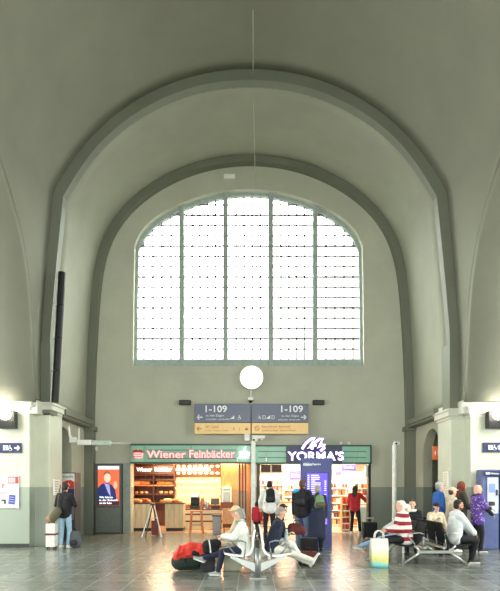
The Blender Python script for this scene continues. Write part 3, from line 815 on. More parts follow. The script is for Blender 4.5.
def pack(kind, ci, x, y, z, label, grp):
    key = (kind, ci)
    if key not in pk:
        b = MB()
        if kind == 'bottle': b.lathe((0, 0, 0), [(.032, 0), (.036, .02), (.036, .15), (.014, .2), (.014, .24)], 12); nm = 'bottle'
        else: b.box(-.05, .05, -.03, .03, 0, .17, .012); nm = 'snack_packet'
        o = b.build(nm, GOODC[ci], smooth=kind == 'bottle'); pk[key] = o
    else: o = pk[key].copy(); COL.objects.link(o)
    o.location = (x, y, z); o['label'] = label; o['category'] = 'bottle' if kind == 'bottle' else 'packet'; o['group'] = grp
def rack(px0, px1, ytop, ybot, d, shelves, label, m, grp, glab, step=.115, kinds=('bottle', 'packet')):
    x0, x1 = X(px0, d), X(px1, d); z1 = Z(ytop, d); z0 = max(.012, Z(ybot, d))
    t = thing('shop_shelf', ((x0+x1)/2, d+.2, z0), label, 'shelf')
    MB().box(x0, x1, d+.36, d+.4, z0, z1).build('back_panel', m, t)
    for x in (x0, x1): MB().box(x-.015, x+.015, d, d+.38, z0, z1).build('side_panel', m, t)
    for k in range(shelves):
        z = z0+.06+(z1-z0-.1)*k/shelves
        MB().box(x0, x1, d, d+.37, z-.015, z+.012, .003).build('shelf', m, t)
        MB().box(x0, x1, d-.012, d, z-.025, z+.02).build('price_rail', GOODC[3], t)
        x = x0+.09; kind = kinds[k % len(kinds)]
        while x < x1-.07:
            ci = random.choice((0, 1, 2, 3, 4, 6, 3, 1)); n = 1
            pack(kind, ci, x, d+.08, z+.013, glab, grp)
            x += step if kind == 'packet' else step*.85
    return t
LW = mat('shop shelf white', (244, 236, 220), .5, var=.05)
rack(258, 283, 476, 533, 21.6, 6, 'tall white shelf with goods at the left rear of the kiosk', LW, 'goods on the left rear kiosk shelf', 'small packet or bottle on the left rear kiosk shelf')
rack(284, 306, 482, 533, 22.0, 6, 'white rear shelf between the left shelf and the blue pillar', LW, 'goods on the middle kiosk shelf', 'small packet or bottle on the shelf left of the blue pillar')
rack(330, 349, 480, 533, 21.8, 6, 'white rear shelf just right of the blue pillar', LW, 'goods on the shelf right of the pillar', 'small packet or bottle on the shelf right of the blue pillar')
rack(352, 369, 480, 533, 21.4, 6, 'white rear shelf behind the woman in the red jumper', LW, 'goods on the right rear kiosk shelf', 'small packet or bottle on the shelf behind the woman in red')
rack(342.5, 349.5, 497, 533, 19.3, 5, 'narrow brown display rack beside the woman in the red jumper', WOODO, 'goods on the narrow display rack', 'small packet or bottle on the narrow brown display rack', step=.1)
# pale chest beside her
t = thing('ice_chest', (X(363, 19.6), 19.8, .012), 'pale blue glass-front chest right of the woman in the red jumper', 'fridge')
MB().box(X(359.5, 19.6), X(366.5, 19.6), 19.6, 20.0, .012, Z(508, 19.6), .02).build('body', mat('pale aqua', (190, 214, 214), .3), t)
MB().box(X(359.3, 19.6), X(366.7, 19.6), 19.58, 20.02, Z(508, 19.6), Z(506, 19.6), .01).build('lid', WHT, t)
t = thing('kiosk_counter', (X(300, 21.0), 21.2, .012), 'white counter across the left half of the kiosk behind the customers', 'counter')
MB().box(X(278, 21.0), X(306, 21.0), 20.9, 21.4, .012, 1.0, .01).build('front', LW, t)
MB().box(X(277.5, 21.0), X(306.5, 21.0), 20.86, 21.44, 1.0, 1.04, .01).build('worktop', WOODO, t)
# ================================================================ PEOPLE
SKIN = mat('skin fair', (222, 174, 148), .55, var=.04)
SKIN2 = mat('skin tan', (190, 138, 108), .55, var=.04)
EYE = mat('eye', (40, 30, 28), .2, var=0); LIP = mat('lips', (176, 96, 88), .5, var=0)
def ik(a, b, l1, l2, hint):
    a = Vector(a); b = Vector(b); v = b-a; L = min(v.length, (l1+l2)*.999); L = max(L, abs(l1-l2)+.01)
    u = v.normalized(); b = a+u*L
    c = (l1*l1+L*L-l2*l2)/(2*l1*L); h = Vector(hint)-u*Vector(hint).dot(u)
    h = h.normalized() if h.length > 1e-5 else Vector((0, 0, 1))
    return a+u*l1*c+h*l1*math.sqrt(max(0, 1-c*c)), b
def fabric(n, c): return mat(n, c, .85, var=.10, scale=14, bump=.15)
def person(label, x, y, head, H=1.72, hip=None, lean=0., feet=None, hands=None, look=(0, 0), top='sweater', topm=None, trousers=None, shoe=None, sole=None,
           hair=None, hairstyle='short', hat=None, coat=0, group=None, skin=SKIN, bulk=1.0, sleeve=1.0, scarf=None, knee_hint=None, toes=None, voxel=.009, beard=None, backpack=None, elbow=None, name='person', zfloor=0):
    k = H/1.75
    R = Matrix.Translation((x, y, zfloor)) @ Matrix.Rotation(head, 4, 'Z') @ Matrix.Scale(k, 4)
    w = lambda p: R @ Vector(p)
    root = thing(name, (x, y, zfloor), label, 'person', group)
    P = Vector(hip) if hip else Vector((0, 0, .95))
    up = Vector((0, math.sin(lean), math.cos(lean))); fw = Vector((0, math.cos(lean), -math.sin(lean)))
    waist = P+up*.14; chest = P+up*.34; sh = P+up*.475; neck = P+up*.52
    up2 = Vector((0, math.sin(lean*.4), math.cos(lean*.4))); hc = neck+up2*.15+Vector((0, .035, 0))
    hr = Euler((-look[1], 0, look[0])).to_matrix()
    feet = feet or [(-.11, 0, .08), (.11, .04, .08)]
    hands = hands or [(-.26, .04, .76), (.26, .05, .76)]
    toes = toes or [(-.15, 1, 0), (.15, 1, 0)]
    kh = knee_hint or (0, 1, .3)
    J = {}
    for i, s in enumerate((-1, 1)):
        hj = P+Vector((s*.09, 0, -.03)); f = Vector(feet[i])
        kn, an = ik(hj, f, .43, .42, Vector(kh)+Vector((s*.15, 0, 0)))
        sj = sh+Vector((s*.175, 0, 0))-up*.01
        eh = elbow[i] if elbow else (s*.5, -.7, -.4)
        el, wr = ik(sj, Vector(hands[i]), .285, .255, eh)
        J[i] = (hj, kn, an, sj, el, wr)
    # ---- body: one continuous surface
    b = MB()
    def rc(a, c, ra, rb, bb=None): (bb or b).rc(w(a), w(c), ra*k, rb*k, 10, 3)
    for s in (-1, 1): rc(P+Vector((s*.06, 0, 0)), chest+Vector((s*.07, 0, 0)), .10, .10)
    rc(sh+Vector((-.14, 0, 0)), sh+Vector((.14, 0, 0)), .055, .055)
    rc(neck-up*.06, hc-up2*.07, .054, .05)
    def hp(v): return hc+hr@Vector(v)
    rotH = (Matrix.Rotation(head, 3, 'Z') @ hr)
    b.ell(w(hp((0, -.008, .025))), (.075*k, .093*k, .098*k), rotH)
    b.ell(w(hp((0, .022, -.045))), (.054*k, .064*k, .066*k), rotH)          # jaw
    b.rc(w(hp((0, .086, .012))), w(hp((0, .104, -.022))), .010*k, .0145*k, 8, 3)   # nose
    b.ell(w(hp((0, .072, -.088))), (.022*k, .02*k, .016*k), rotH)           # chin
    b.rc(w(hp((-.035, .078, .03))), w(hp((.035, .078, .03))), .012*k, .012*k, 8, 3)  # brow
    for s in (-1, 1): b.ell(w(hp((s*.077, -.008, -.005))), (.012*k, .02*k, .031*k), rotH, 10, 8)
    for i, s in enumerate((-1, 1)):
        hj, kn, an, sj, el, wr = J[i]
        rc(hj, kn, .080, .053); rc(kn, an, .052, .036); rc(kn+(an-kn)*.15, kn+(an-kn)*.5, .050, .046)
        td = Vector(toes[i]).normalized()
        rc(an+Vector((0, 0, -.03)), an+td*.14+Vector((0, 0, -.045)), .038, .028)
        rc(sj, el, .048, .038); rc(el, wr, .038, .025)
        # hand: palm, four unequal bent fingers, thumb from the side of the palm
        f = (wr-el).normalized(); side = Vector((s, 0, 0)); side = side-f*side.dot(f)
        side = side.normalized() if side.length > .1 else Vector((0, 1, 0)); nrm = f.cross(side)
        if nrm.z > 0: nrm = -nrm          # curl downwards / inwards
        pc = wr+f*.05
        for q in (-.024, -.008, .008, .024): rc(wr+f*.012+side*q*.6, wr+f*.082+side*q, .014, .0115)
        for q, L in ((-.027, .030), (-.009, .036), (.009, .034), (.027, .026)):
            a0 = wr+f*.085+side*q; a1 = a0+(f*.85+nrm*.5).normalized()*L; a2 = a1+(f*.35+nrm).normalized()*L*.8
            rc(a0, a1, .0095, .009); rc(a1, a2, .009, .0078)
        ts = -1 if True else 1
        t0 = wr+f*.025-side*.026; t1 = t0+(f*.6-side*.75+nrm*.25).normalized()*.036; t2 = t1+(f+nrm*.4-side*.1).normalized()*.03
        rc(t0, t1, .0125, .011); rc(t1, t2, .011, .009)
    body = b.build('body', skin, root, remesh=voxel, sm=2)
    for s in (-1, 1):
        MB().ell(w(hp((s*.03, .079, .008))), (.012*k, .008*k, .0075*k), rotH, 10, 6).build('eye', EYE, root, smooth=True)
    MB().rc(w(hp((-.018, .083, -.052))), w(hp((.018, .083, -.052))), .0065*k, .0065*k, 8, 3).build('mouth', LIP, root, smooth=True)
    # ---- clothes
    if topm:
        b = MB(); g = .016*bulk
        bt = P+up*(-.04 if not coat else 0)
        for s in (-1, 1): b.rc(w(bt+Vector((s*.062, 0, 0))), w(chest+Vector((s*.075, .005, 0))), (.108+g)*k, (.105+g)*k, 12, 4)
        b.rc(w(sh+Vector((-.135, 0, -.01))), w(sh+Vector((.135, 0, -.01))), (.058+g)*k, (.058+g)*k, 12, 4)
        b.rc(w(neck-up*.05), w(neck+up*.01), (.066+g*.5)*k, (.058+g*.4)*k)
        if coat:
            for i, s in enumerate((-1, 1)):
                hj, kn = J[i][0], J[i][1]
                b.rc(w(hj), w(hj+(kn-hj)*coat), (.10+g)*k, (.10+g)*k)
                if coat > .9: b.rc(w(kn), w(kn+(J[i][2]-kn)*(coat-.9)), (.10+g)*k, (.11+g)*k)
            if coat > .5: b.rc(w(P), w(P+Vector((0, 0, -.42*coat))), (.12+g)*k, (.13+g)*k)
        for i in (0, 1):
            sj, el, wr = J[i][3:]
            b.rc(w(sj), w(el), (.054+g)*k, (.044+g)*k); e = el+(wr-el)*(sleeve*.93)
            if sleeve > 0: b.rc(w(el), w(e), (.043+g)*k, (.031+g)*k)
        b.build(top, topm, root, remesh=.013, sm=3)
    if trousers:
        b = MB()
        for s in (-1, 1): b.rc(w(P+Vector((s*.05, 0, .05))), w(P+Vector((s*.06, 0, -.03))), .105*k, .108*k)
        for i in (0, 1):
            hj, kn, an = J[i][:3]
            b.rc(w(hj), w(kn), .097*k, .068*k); b.rc(w(kn), w(an+(kn-an)*.06), .067*k, .056*k)
        b.build('trousers', trousers, root, remesh=.013, sm=3)
    if shoe:
        for i in (0, 1):
            an = J[i][2]; td = Vector(toes[i]).normalized(); dn = td.cross(Vector((1, 0, 0))).normalized()
            if dn.z > 0: dn = -dn
            if abs(td.z) < .3: dn = Vector((0, 0, -1))
            b = MB(); heel = an-td*.03+dn*.032; toe = an+td*.165+dn*.042
            b.rc(w(heel), w(an+td*.04+dn*.02), .046*k, .044*k); b.rc(w(an+td*.02+dn*.03), w(toe), .045*k, .034*k); b.rc(w(an), w(an+dn*.02), .046*k, .046*k)
            sh_ = b.build('shoe', shoe, root, remesh=.009, sm=2)
            b = MB(); b.rc(w(heel+dn*.02-td*.005), w(an+td*.17+dn*.055), .03*k, .024*k)
            for s in (-1, 1): b.rc(w(heel+dn*.025+Vector((s*.018, 0, 0))), w(an+td*.15+dn*.057+Vector((s*.02, 0, 0))), .025*k, .021*k)
            b.build('sole', sole or shoe, sh_, remesh=.009, sm=1)
    # ---- hair and head wear
    if hair:
        b = MB()
        if hairstyle == 'bald': b.ell(w(hp((0, -.03, .0))), (.083*k, .082*k, .06*k), rotH)
        else:
            b.ell(w(hp((0, -.026, .036))), (.079*k, .090*k, .090*k), rotH, 20, 14)
            b.ell(w(hp((0, -.045, -.01))), (.084*k, .066*k, .08*k), rotH, 18, 12)
            b.rc(w(hp((-.04, .04, .095))), w(hp((.04, .04, .095))), .022*k, .022*k)
        if hairstyle in ('bob', 'long', 'bun'):
            for s in (-1, 1): b.rc(w(hp((s*.068, -.02, .03))), w(hp((s*.07, -.015, -.07))), .03*k, .026*k)
        if hairstyle == 'long':
            for s in (-1, 0, 1): b.rc(w(hp((s*.045, -.07, 0))), w(hp((s*.05, -.10, -.27-.03*(s == 0)))), .045*k, .035*k)
        if hairstyle == 'bob':
            for s in (-1, 0, 1): b.rc(w(hp((s*.045, -.06, 0))), w(hp((s*.045, -.06, -.09))), .045*k, .035*k)
        if hairstyle == 'bun': b.ell(w(hp((0, -.12, .07))), (.05*k, .05*k, .05*k), rotH)
        b.build('hair', hair, root, remesh=.009, sm=2)
    if beard:
        b = MB(); b.rc(w(hp((-.05, .03, -.06))), w(hp((0, .07, -.09))), .02*k, .02*k); b.rc(w(hp((.05, .03, -.06))), w(hp((0, .07, -.09))), .02*k, .02*k)
        b.build('beard', beard, root, remesh=.008)
    if hat:
        kind, hm = hat; b = MB()
        if kind == 'cap':
            b.ell(w(hp((0, -.012, .062))), (.09*k, .105*k, .075*k), rotH, 20, 12); b.rc(w(hp((-.03, .09, .055))), w(hp((-.03, .135, .045))), .02*k, .016*k); b.rc(w(hp((.03, .09, .055))), w(hp((.03, .135, .045))), .02*k, .016*k); b.rc(w(hp((0, .09, .055))), w(hp((0, .14, .045))), .02*k, .016*k)
        if kind == 'sunhat':
            b.ell(w(hp((0, -.012, .075))), (.094*k, .105*k, .08*k), rotH, 20, 12); b.ell(w(hp((0, -.01, .05))), (.18*k, .19*k, .018*k), rotH, 24, 8)
        if kind == 'beanie':
            b.ell(w(hp((0, -.018, .05))), (.092*k, .106*k, .098*k), rotH, 20, 12)
        if kind == 'headscarf':
            b.ell(w(hp((0, -.03, .03))), (.098*k, .106*k, .115*k), rotH, 20, 12)
            for s in (-1, 1): b.rc(w(hp((s*.062, .01, 0))), w(hp((s*.05, .02, -.11))), .04*k, .045*k)
            b.rc(w(neck-up*.05+Vector((-.06, .03, 0))), w(neck-up*.05+Vector((.06, .03, 0))), .075*k, .075*k); b.rc(w(hp((0, -.07, -.02))), w(neck+Vector((0, -.05, -.08))), .07*k, .08*k)
        b.build({'cap': 'cap', 'sunhat': 'sun_hat', 'beanie': 'beanie', 'headscarf': 'headscarf'}[kind], hm, root, remesh=.009, sm=2)
    if scarf:
        b = MB()
        ring_ = [neck+up*.0+Vector((.085*math.cos(a), .085*math.sin(a)+.01, .0)) for a in [i*math.pi/4 for i in range(9)]]
        for p, q in zip(ring_, ring_[1:]): b.rc(w(p), w(q), .035*k, .035*k)
        b.build('scarf', scarf, root, remesh=.011)
    return root, w, J, dict(P=P, up=up, sh=sh, chest=chest, neck=neck, hc=hc, fw=fw)
def worn_pack(info, label, m, m2, size=(.30, .16, .42), back=-.22, cat='backpack', drop=0., patch=None):
    root, w, J, S = info
    c = S['chest']+Vector((0, back, .02-drop)); p = w(c)
    t = thing('backpack', tuple(p), label, cat)
    k = (w(Vector((0, 0, 1)))-w(Vector((0, 0, 0)))).length
    rot = Matrix.Rotation(math.atan2((w(Vector((0, 1, 0)))-w(Vector((0, 0, 0)))).y, (w(Vector((0, 1, 0)))-w(Vector((0, 0, 0)))).x)-math.pi/2, 3, 'Z')
    def q(v): return p+rot@Vector(v)
    sx, sy, sz = size
    b = MB()
    for s in (-1, 1): b.rc(q((s*(sx/2-sy/2), 0, -sz/2+sy/2)), q((s*(sx/2-sy/2-.02), 0, sz/2-sy/2)), sy/2, sy/2*.85)
    b.rc(q((0, 0, -sz/2+sy/2)), q((0, 0, sz/2-sy*.4)), sy/2, sy/2); b.build('bag', m, t, remesh=.012)
    b = MB(); b.rc(q((-.06, -sy*.4, -sz*.22)), q((.06, -sy*.4, -sz*.22)), .07, .07); b.build('front_pocket', m2, t, remesh=.012)
    if patch: MB().rc(q((-.12, -.05, .17)), q((-.05, -.06, .20)), .055, .05).build('rolled_blue_cloth', patch, t, smooth=True)
    for s in (-1, 1):
        b = MB(); a = S['sh']+Vector((s*.10, 0, 0))
        b.tube([w(a+Vector((0, -.12, -.06))), w(a+Vector((0, -.05, .055))), w(a+Vector((0, .045, .05))), w(a+Vector((s*.02, .13, -.05))), w(a+Vector((s*.02, .12, -.2))), w(a+Vector((s*.06, .03, -.3))), w(a+Vector((s*.05, -.1, -.32)))], .018)
        b.build('strap', m2, t, smooth=True)
    return t
WHT_F = fabric('white knit', (236, 236, 230)); NAVY_F = fabric('navy cloth', (32, 38, 62)); BLK_F = fabric('black cloth', (24, 25, 28)); DENIM = fabric('light denim', (158, 190, 214))
DENIM2 = fabric('blue grey denim', (86, 102, 128)); DENIM3 = fabric('mid blue denim', (150, 182, 224)); RED_F = fabric('red cloth', (178, 36, 48)); GRY_F = fabric('pale grey marl', (214, 218, 220)); BLUE_F = fabric('bright blue cloth', (36, 92, 170))
OLIVE = fabric('olive brown cloth', (92, 88, 68)); BEIGE = fabric('beige cloth', (214, 198, 170)); GREEN_F = fabric('sage green cloth', (110, 140, 96)); OFFW = fabric('off white trousers', (228, 224, 212))
H_GREY = mat('grey hair', (150, 148, 142), .8, var=.2, scale=40, bump=.4); H_WHITE = mat('white hair', (230, 226, 214), .8, var=.1, scale=40, bump=.4)
H_DARK = mat('dark hair', (34, 26, 24), .7, var=.2, scale=40, bump=.4); H_BROWN = mat('brown hair', (88, 60, 44), .7, var=.2, scale=40, bump=.4); H_PINK = mat('pinkish blonde hair', (226, 176, 160), .8, var=.1, scale=40, bump=.4)
STRIPE = bands('red and white stripes', (150, 28, 44), (238, 232, 226), 6.2, .5)
PURPAT = checks('purple white pattern', (92, 60, 150), (186, 176, 226), 20)
SH_W = mat('white shoe', (232, 232, 228), .6); SH_G = mat('grey shoe', (150, 158, 158), .7); SH_B = mat('black shoe', (26, 26, 28), .6)
PI = math.pi
def put(px, d): return X(px, d), d
# -- woman at the machine on the left
x, y = put(64.5, 14.1)
iw = person('person in a black top and light jeans, back turned, by the left pier', x, y, -.12, 1.70, top='black_top', topm=BLK_F, trousers=DENIM, shoe=SH_W, sole=WHT, hair=H_DARK, hairstyle='short', lean=.05, look=(0, .35),
            hands=[(-.16, .30, 1.14), (.16, .30, 1.14)], feet=[(-.10, -.02, .08), (.10, .02, .08)])
# -- child in red and man in white jacket near the kiosk
x, y = put(256.8, 16.4)
person('small child in a red top and dark trousers beside the white pole', x, y, -.5, 1.17, top='red_top', topm=RED_F, trousers=BLK_F, shoe=BLK_F and SH_B, hair=H_DARK, hairstyle='bob')
x, y = put(269.5, 16.0)
i2 = person('person in a white jacket with a black backpack, facing the kiosk shelves', x, y, .1, 1.80, top='white_jacket', topm=WHT_F, trousers=BLK_F, shoe=SH_B, hair=H_DARK, bulk=1.6, hands=[(-.24, .16, .95), (.22, .2, 1.0)])
worn_pack(i2, 'black backpack on the person in the white jacket', BLK_F, fabric('charcoal cloth', (44, 46, 50)))
# -- two people reading the pillar
x, y = put(302, 13.55)
i3 = person('tall person in a black jacket and blue-grey jeans reading the blue pillar', x, y, -.35, 1.80, top='black_jacket', topm=BLK_F, trousers=DENIM2, shoe=SH_B, hair=H_BROWN, bulk=1.3, hands=[(-.24, .12, .86), (.27, .05, .84)])
BLB = fabric('sky blue cloth', (70, 170, 220))
worn_pack(i3, 'black and sky blue backpack on the tall person in the black jacket', BLK_F, fabric('charcoal cloth', (44, 46, 50)), (.28, .14, .40), -.20, drop=.02, patch=BLB)
x, y = put(317.5, 13.5)
i4 = person('shorter person in a long dark blue coat, pointing at the blue pillar screen', x, y, .15, 1.66, top='dark_blue_coat', topm=NAVY_F, trousers=BLK_F, shoe=SH_B, hair=H_GREY, coat=1.25, bulk=1.5, look=(.3, 0), hands=[(-.45, .36, 1.30), (.24, .06, .80)], elbow=[(-.6, 0, -.5), (.5, -.7, -.4)])
worn_pack(i4, 'sage green backpack on the person in the long dark blue coat', GREEN_F, OLIVE, (.27, .15, .34), -.21)
# -- woman shopping
x, y = put(355, 18.45)
person('person in a red jumper and black trousers, long dark hair, shopping at the kiosk', x, y, -.4, 1.66, top='red_jumper', topm=RED_F, trousers=BLK_F, shoe=SH_W, hair=H_DARK, hairstyle='long', hands=[(-.22, .2, .95), (.28, .38, 1.22)], feet=[(-.13, 0, .08), (.17, .05, .08)])
# -- queue at the right-hand machines
x, y = put(438.5, 13.7)
person('person in a bright blue jacket and grey cap at the back of the right queue', x, y, -1.55, 1.73, top='blue_jacket', topm=BLUE_F, trousers=BLK_F, shoe=SH_B, hair=H_GREY, hat=('cap', fabric('pale grey cap', (186, 186, 178))), bulk=1.8, hands=[(-.2, .2, .98), (.2, .2, .98)])
x, y = put(451.5, 13.3)
person('person in a beige cap and pale top, second from the back of the right queue', x, y, -1.5, 1.60, top='pale_top', topm=BEIGE, trousers=BLK_F, shoe=SH_W, hair=H_BROWN, hat=('cap', BEIGE), skin=SKIN, bulk=1.3, hands=[(-.1, .25, 1.0), (.2, .15, .95)])
x, y = put(461, 14.0)
i7 = person('person with a rust-red headscarf and dark olive jacket in the right queue', x, y, -1.6, 1.74, top='olive_jacket', topm=fabric('dark olive', (62, 60, 50)), trousers=BLK_F, shoe=SH_B, hat=('headscarf', fabric('rust cloth', (124, 62, 46))), bulk=1.8, hands=[(-.1, .3, 1.05), (.15, .28, 1.0)])
x, y = put(477, 13.3)
i8 = person('person in a purple patterned vest using the ticket machine', x, y, -1.5, 1.66, top='patterned_vest', topm=PURPAT, trousers=BLK_F, shoe=SH_B, sole=WHT, hair=H_PINK, hairstyle='bob', bulk=2.0, hands=[(-.12, .42, 1.12), (.2, .3, .98)], sleeve=0, coat=.25)
root, w, J, S = i8
b = MB()
for i in (0, 1): b.rc(w(J[i][3]+(J[i][4]-J[i][3])*.25), w(J[i][4]), .078, .07); b.rc(w(J[i][4]), w(J[i][5]), .07, .045)
b.rc(w(S['sh']+Vector((-.1, 0, .02))), w(S['sh']+Vector((.1, 0, .02))), .078, .078)
b.build('black_sleeves', BLK_F, root, remesh=.013)
# ================================================================ BENCHES AND SEATED PEOPLE
def bench(xc, d0, n, pitch, shell, m, mframe, label, arms=True, postmode=True, sw=.5):
    t = thing('double_bench', (xc, d0+pitch*(n-1)/2, 0), label, 'bench')
    th = .035
    for i in range(n):
        yc = d0+pitch*i
        for s in (-1, 1):
            P = catmull([(p[0], p[1]) for p in shell], 5); b = MB()
            pv = None
            for p in P: pass
            O = offs([(q[0], q[1]) for q in P], th)
            pts = [(xc+s*a[0], a[1]) for a in P]; po = [(xc+s*a[0], a[1]) for a in O]
            y0, y1 = yc-sw/2, yc+sw/2
            R = [[b.bm.verts.new((p[0], y0, p[1])), b.bm.verts.new((p[0], y1, p[1])), b.bm.verts.new((q[0], y1, q[1])), b.bm.verts.new((q[0], y0, q[1]))] for p, q in zip(pts, po)]
            for r, q in zip(R, R[1:]):
                for k in range(4): b.bm.faces.new((r[k], r[(k+1) % 4], q[(k+1) % 4], q[k]))
            b.bm.faces.new(R[0]); b.bm.faces.new(R[-1][::-1])
            b.build('seat', m, t, smooth=False)
    for i in ((0, n-1) if n > 1 else (0,)):
        yc = d0+pitch*i+(-.3 if i == 0 else .3)
        if postmode:
            b = MB(); b.cyl((xc, yc, .02), (xc, yc, .52), .055, 16); b.build('post', mframe, t, smooth=True)
            MB().box(xc-.15, xc+.15, yc-.11, yc+.11, 0, .02, .006).build('foot_plate', mframe, t)
            for s in (-1, 1):
                MB().poly([(xc+s*.02, .10), (xc+s*.06, .27), (xc+s*.48, .40), (xc+s*.48, .36)], yc-.015, yc+.015).build('bracket', mframe, t)
        else:
            for s in (-1, 1):
                b = MB(); b.cone((xc+s*.30, yc, .27), (xc+s*.66, yc, .02), .028, .02, 10); b.cyl((xc+s*.66, yc-.05, .012), (xc+s*.72, yc+.03, .012), .012, 8); b.build('leg', mframe, t, smooth=True)
                b = MB(); b.cone((xc+s*.30, yc, .27), (xc+s*.42, yc, .40), .024, .02, 10); b.build('strut', mframe, t, smooth=True)
            MB().box(xc-.36, xc+.36, yc-.03, yc+.03, .24, .30, .01).build('cross_beam', mframe, t)
    b = MB()
    for s in (-1, 1): b.box(xc+s*.20-.03, xc+s*.20+.03, d0-.32, d0+pitch*(n-1)+.32, .33, .38, .008)
    b.build('beam', mframe, t)
    if arms:
        for i in range(n+1):
            yc = d0-pitch/2+pitch*i
            for s in (-1, 1):
                b = MB(); b.tube([(xc+s*.24, yc, .36), (xc+s*.22, yc, .50), (xc+s*.21, yc, .63), (xc+s*.30, yc, .66), (xc+s*.52, yc, .645), (xc+s*.55, yc, .60), (xc+s*.40, yc, .42)], .013, 8); b.build('armrest', mframe, t, smooth=True)
    return t
WSEAT = perforated('perforated pale metal', (222, 224, 218), .25, .35); BSEAT = perforated('perforated black metal', (20, 21, 23), 0, .85)
FRW = mat('satin silver metal', (150, 155, 152), .35, .6, var=.05); 
d1 = 9.75; bx = X(257.7, 9.6)
bench(bx, d1, 3, .56, [(.07, .84), (.10, .66), (.115, .52), (.17, .43), (.30, .405), (.45, .42), (.60, .445)], WSEAT, FRW, 'white perforated metal double bench with back-to-back seats left of the blue pillar', arms=True)
d2 = 11.35; bx2 = X(430, d2)
bench(bx2, d2, 3, .56, [(.16, .87), (.24, .66), (.31, .50), (.38, .43), (.50, .405), (.64, .41), (.78, .44)], BSEAT, CHR, 'black perforated metal double bench with chrome legs at the right', postmode=False)
def sit(label, xc, s, off, d, **kw):
    """s=-1: faces left, s=+1: faces right; off = distance of the hips from the bench axis"""
    return person(label, xc+s*off, d, PI/2 if s < 0 else -PI/2, hip=kw.pop('hip', (0, 0, .555)), **kw)
# bench 1
a = sit('grey-haired person in white jumper and green scarf, legs crossed, on the white bench', bx, -1, .24, 9.75, H=1.58, lean=.10, look=(0, .35), top='white_jumper', topm=WHT_F, trousers=NAVY_F, shoe=SH_G, sole=WHT, hair=H_GREY, hairstyle='bob', scarf=GREEN_F, bulk=1.7,
        hands=[(-.06, .43, .80), (.07, .40, .76)], feet=[(-.06, .52, .085), (.03, .86, .33)], toes=[(0, 1, 0), (0, 1, .35)], knee_hint=(0, .6, 1))
t = tag(MB().box(bx-.24-.56, bx-.24-.46, 9.66, 9.80, .80, .812, .004).build('phone', mat('red phone case', (150, 40, 44), .4)), 'small red-backed phone held by the person in the white jumper', 'phone')
sit('person in a beige sun hat seated behind the one in the white jumper', bx, -1, .40, 10.9, H=1.56, lean=.0, look=(0, .1), top='beige_top', topm=BEIGE, trousers=BEIGE, shoe=SH_W, hair=H_BROWN, hat=('sunhat', fabric('straw', (226, 204, 158))), hands=[(-.12, .35, .66), (.12, .35, .66)], feet=[(-.09, .48, .08), (.09, .5, .08)], knee_hint=(0, .6, 1))
sit('grey-haired person in navy jumper and pale trousers, legs stretched, on the white bench', bx, 1, .26, 9.95, H=1.62, lean=.26, look=(0, .55), top='navy_jumper', topm=NAVY_F, trousers=OFFW, shoe=SH_W, sole=BLK, hair=H_GREY, bulk=1.6,
    hands=[(-.05, .34, .80), (.03, .22, 1.02)], feet=[(-.06, .80, .20), (.06, .86, .26)], toes=[(0, .6, .8), (0, .5, .85)], knee_hint=(0, .6, 1))
t = thing('water_bottle', (bx+.53, 9.86, .60), 'clear pale bottle resting on the lap of the person in the navy jumper', 'bottle')
MB().lathe((bx+.53, 9.86, .60), [(.03, 0), (.036, .02), (.036, .15), (.015, .2)], 14).build('body', mat('pale clear plastic', (214, 228, 236), .15, trans=.4), t, smooth=True)
MB().cyl((bx+.53, 9.86, .80), (bx+.53, 9.86, .825), .017).build('cap', WHT, t)
sit('person in dark coat and white trousers on the far seat of the white bench', bx, 1, .34, 11.0, H=1.66, lean=.30, look=(0, .5), top='dark_coat', topm=BLK_F, trousers=WHT_F, shoe=SH_B, hair=H_DARK, hairstyle='bob', bulk=1.8, hands=[(-.1, .42, .74), (.1, .42, .74)], feet=[(-.09, .62, .08), (.09, .66, .08)], knee_hint=(0, .6, 1))
# bench 2
sit('white-haired person in a red and white striped jumper on the black bench', bx2, -1, .52, 11.35, H=1.72, lean=.12, look=(0, .1), top='striped_jumper', topm=STRIPE, trousers=BLK_F, shoe=SH_B, hair=H_WHITE, bulk=2.6, hands=[(-.05, .36, .70), (.05, .36, .70)], feet=[(-.1, .50, .08), (.1, .38, .08)], knee_hint=(0, .6, 1))
sit('white-haired person in blue jeans, legs crossed, behind the one in the striped jumper', bx2, -1, .55, 11.95, H=1.66, lean=-.46, look=(0, .1), top='pale_top', topm=GRY_F, trousers=DENIM3, shoe=SH_G, sole=WHT, hair=H_WHITE, hands=[(-.1, .3, .68), (.1, .3, .68)], feet=[(-.1, .56, .08), (.05, .84, .30)], toes=[(0, 1, 0), (0, 1, .15)], knee_hint=(0, .6, 1))
sit('bearded person in a pale grey hooded top at the right end of the black bench', bx2, 1, .50, 11.35, H=1.74, lean=.12, look=(0, .15), top='hooded_top', topm=GRY_F, trousers=BLK_F, shoe=SH_B, sole=WHT, hair=H_DARK, beard=H_DARK, skin=SKIN2, bulk=2.2, hands=[(-.05, .42, .62), (.05, .42, .62)], feet=[(-.1, .42, .08), (.06, .34, .08)], knee_hint=(0, .6, 1))
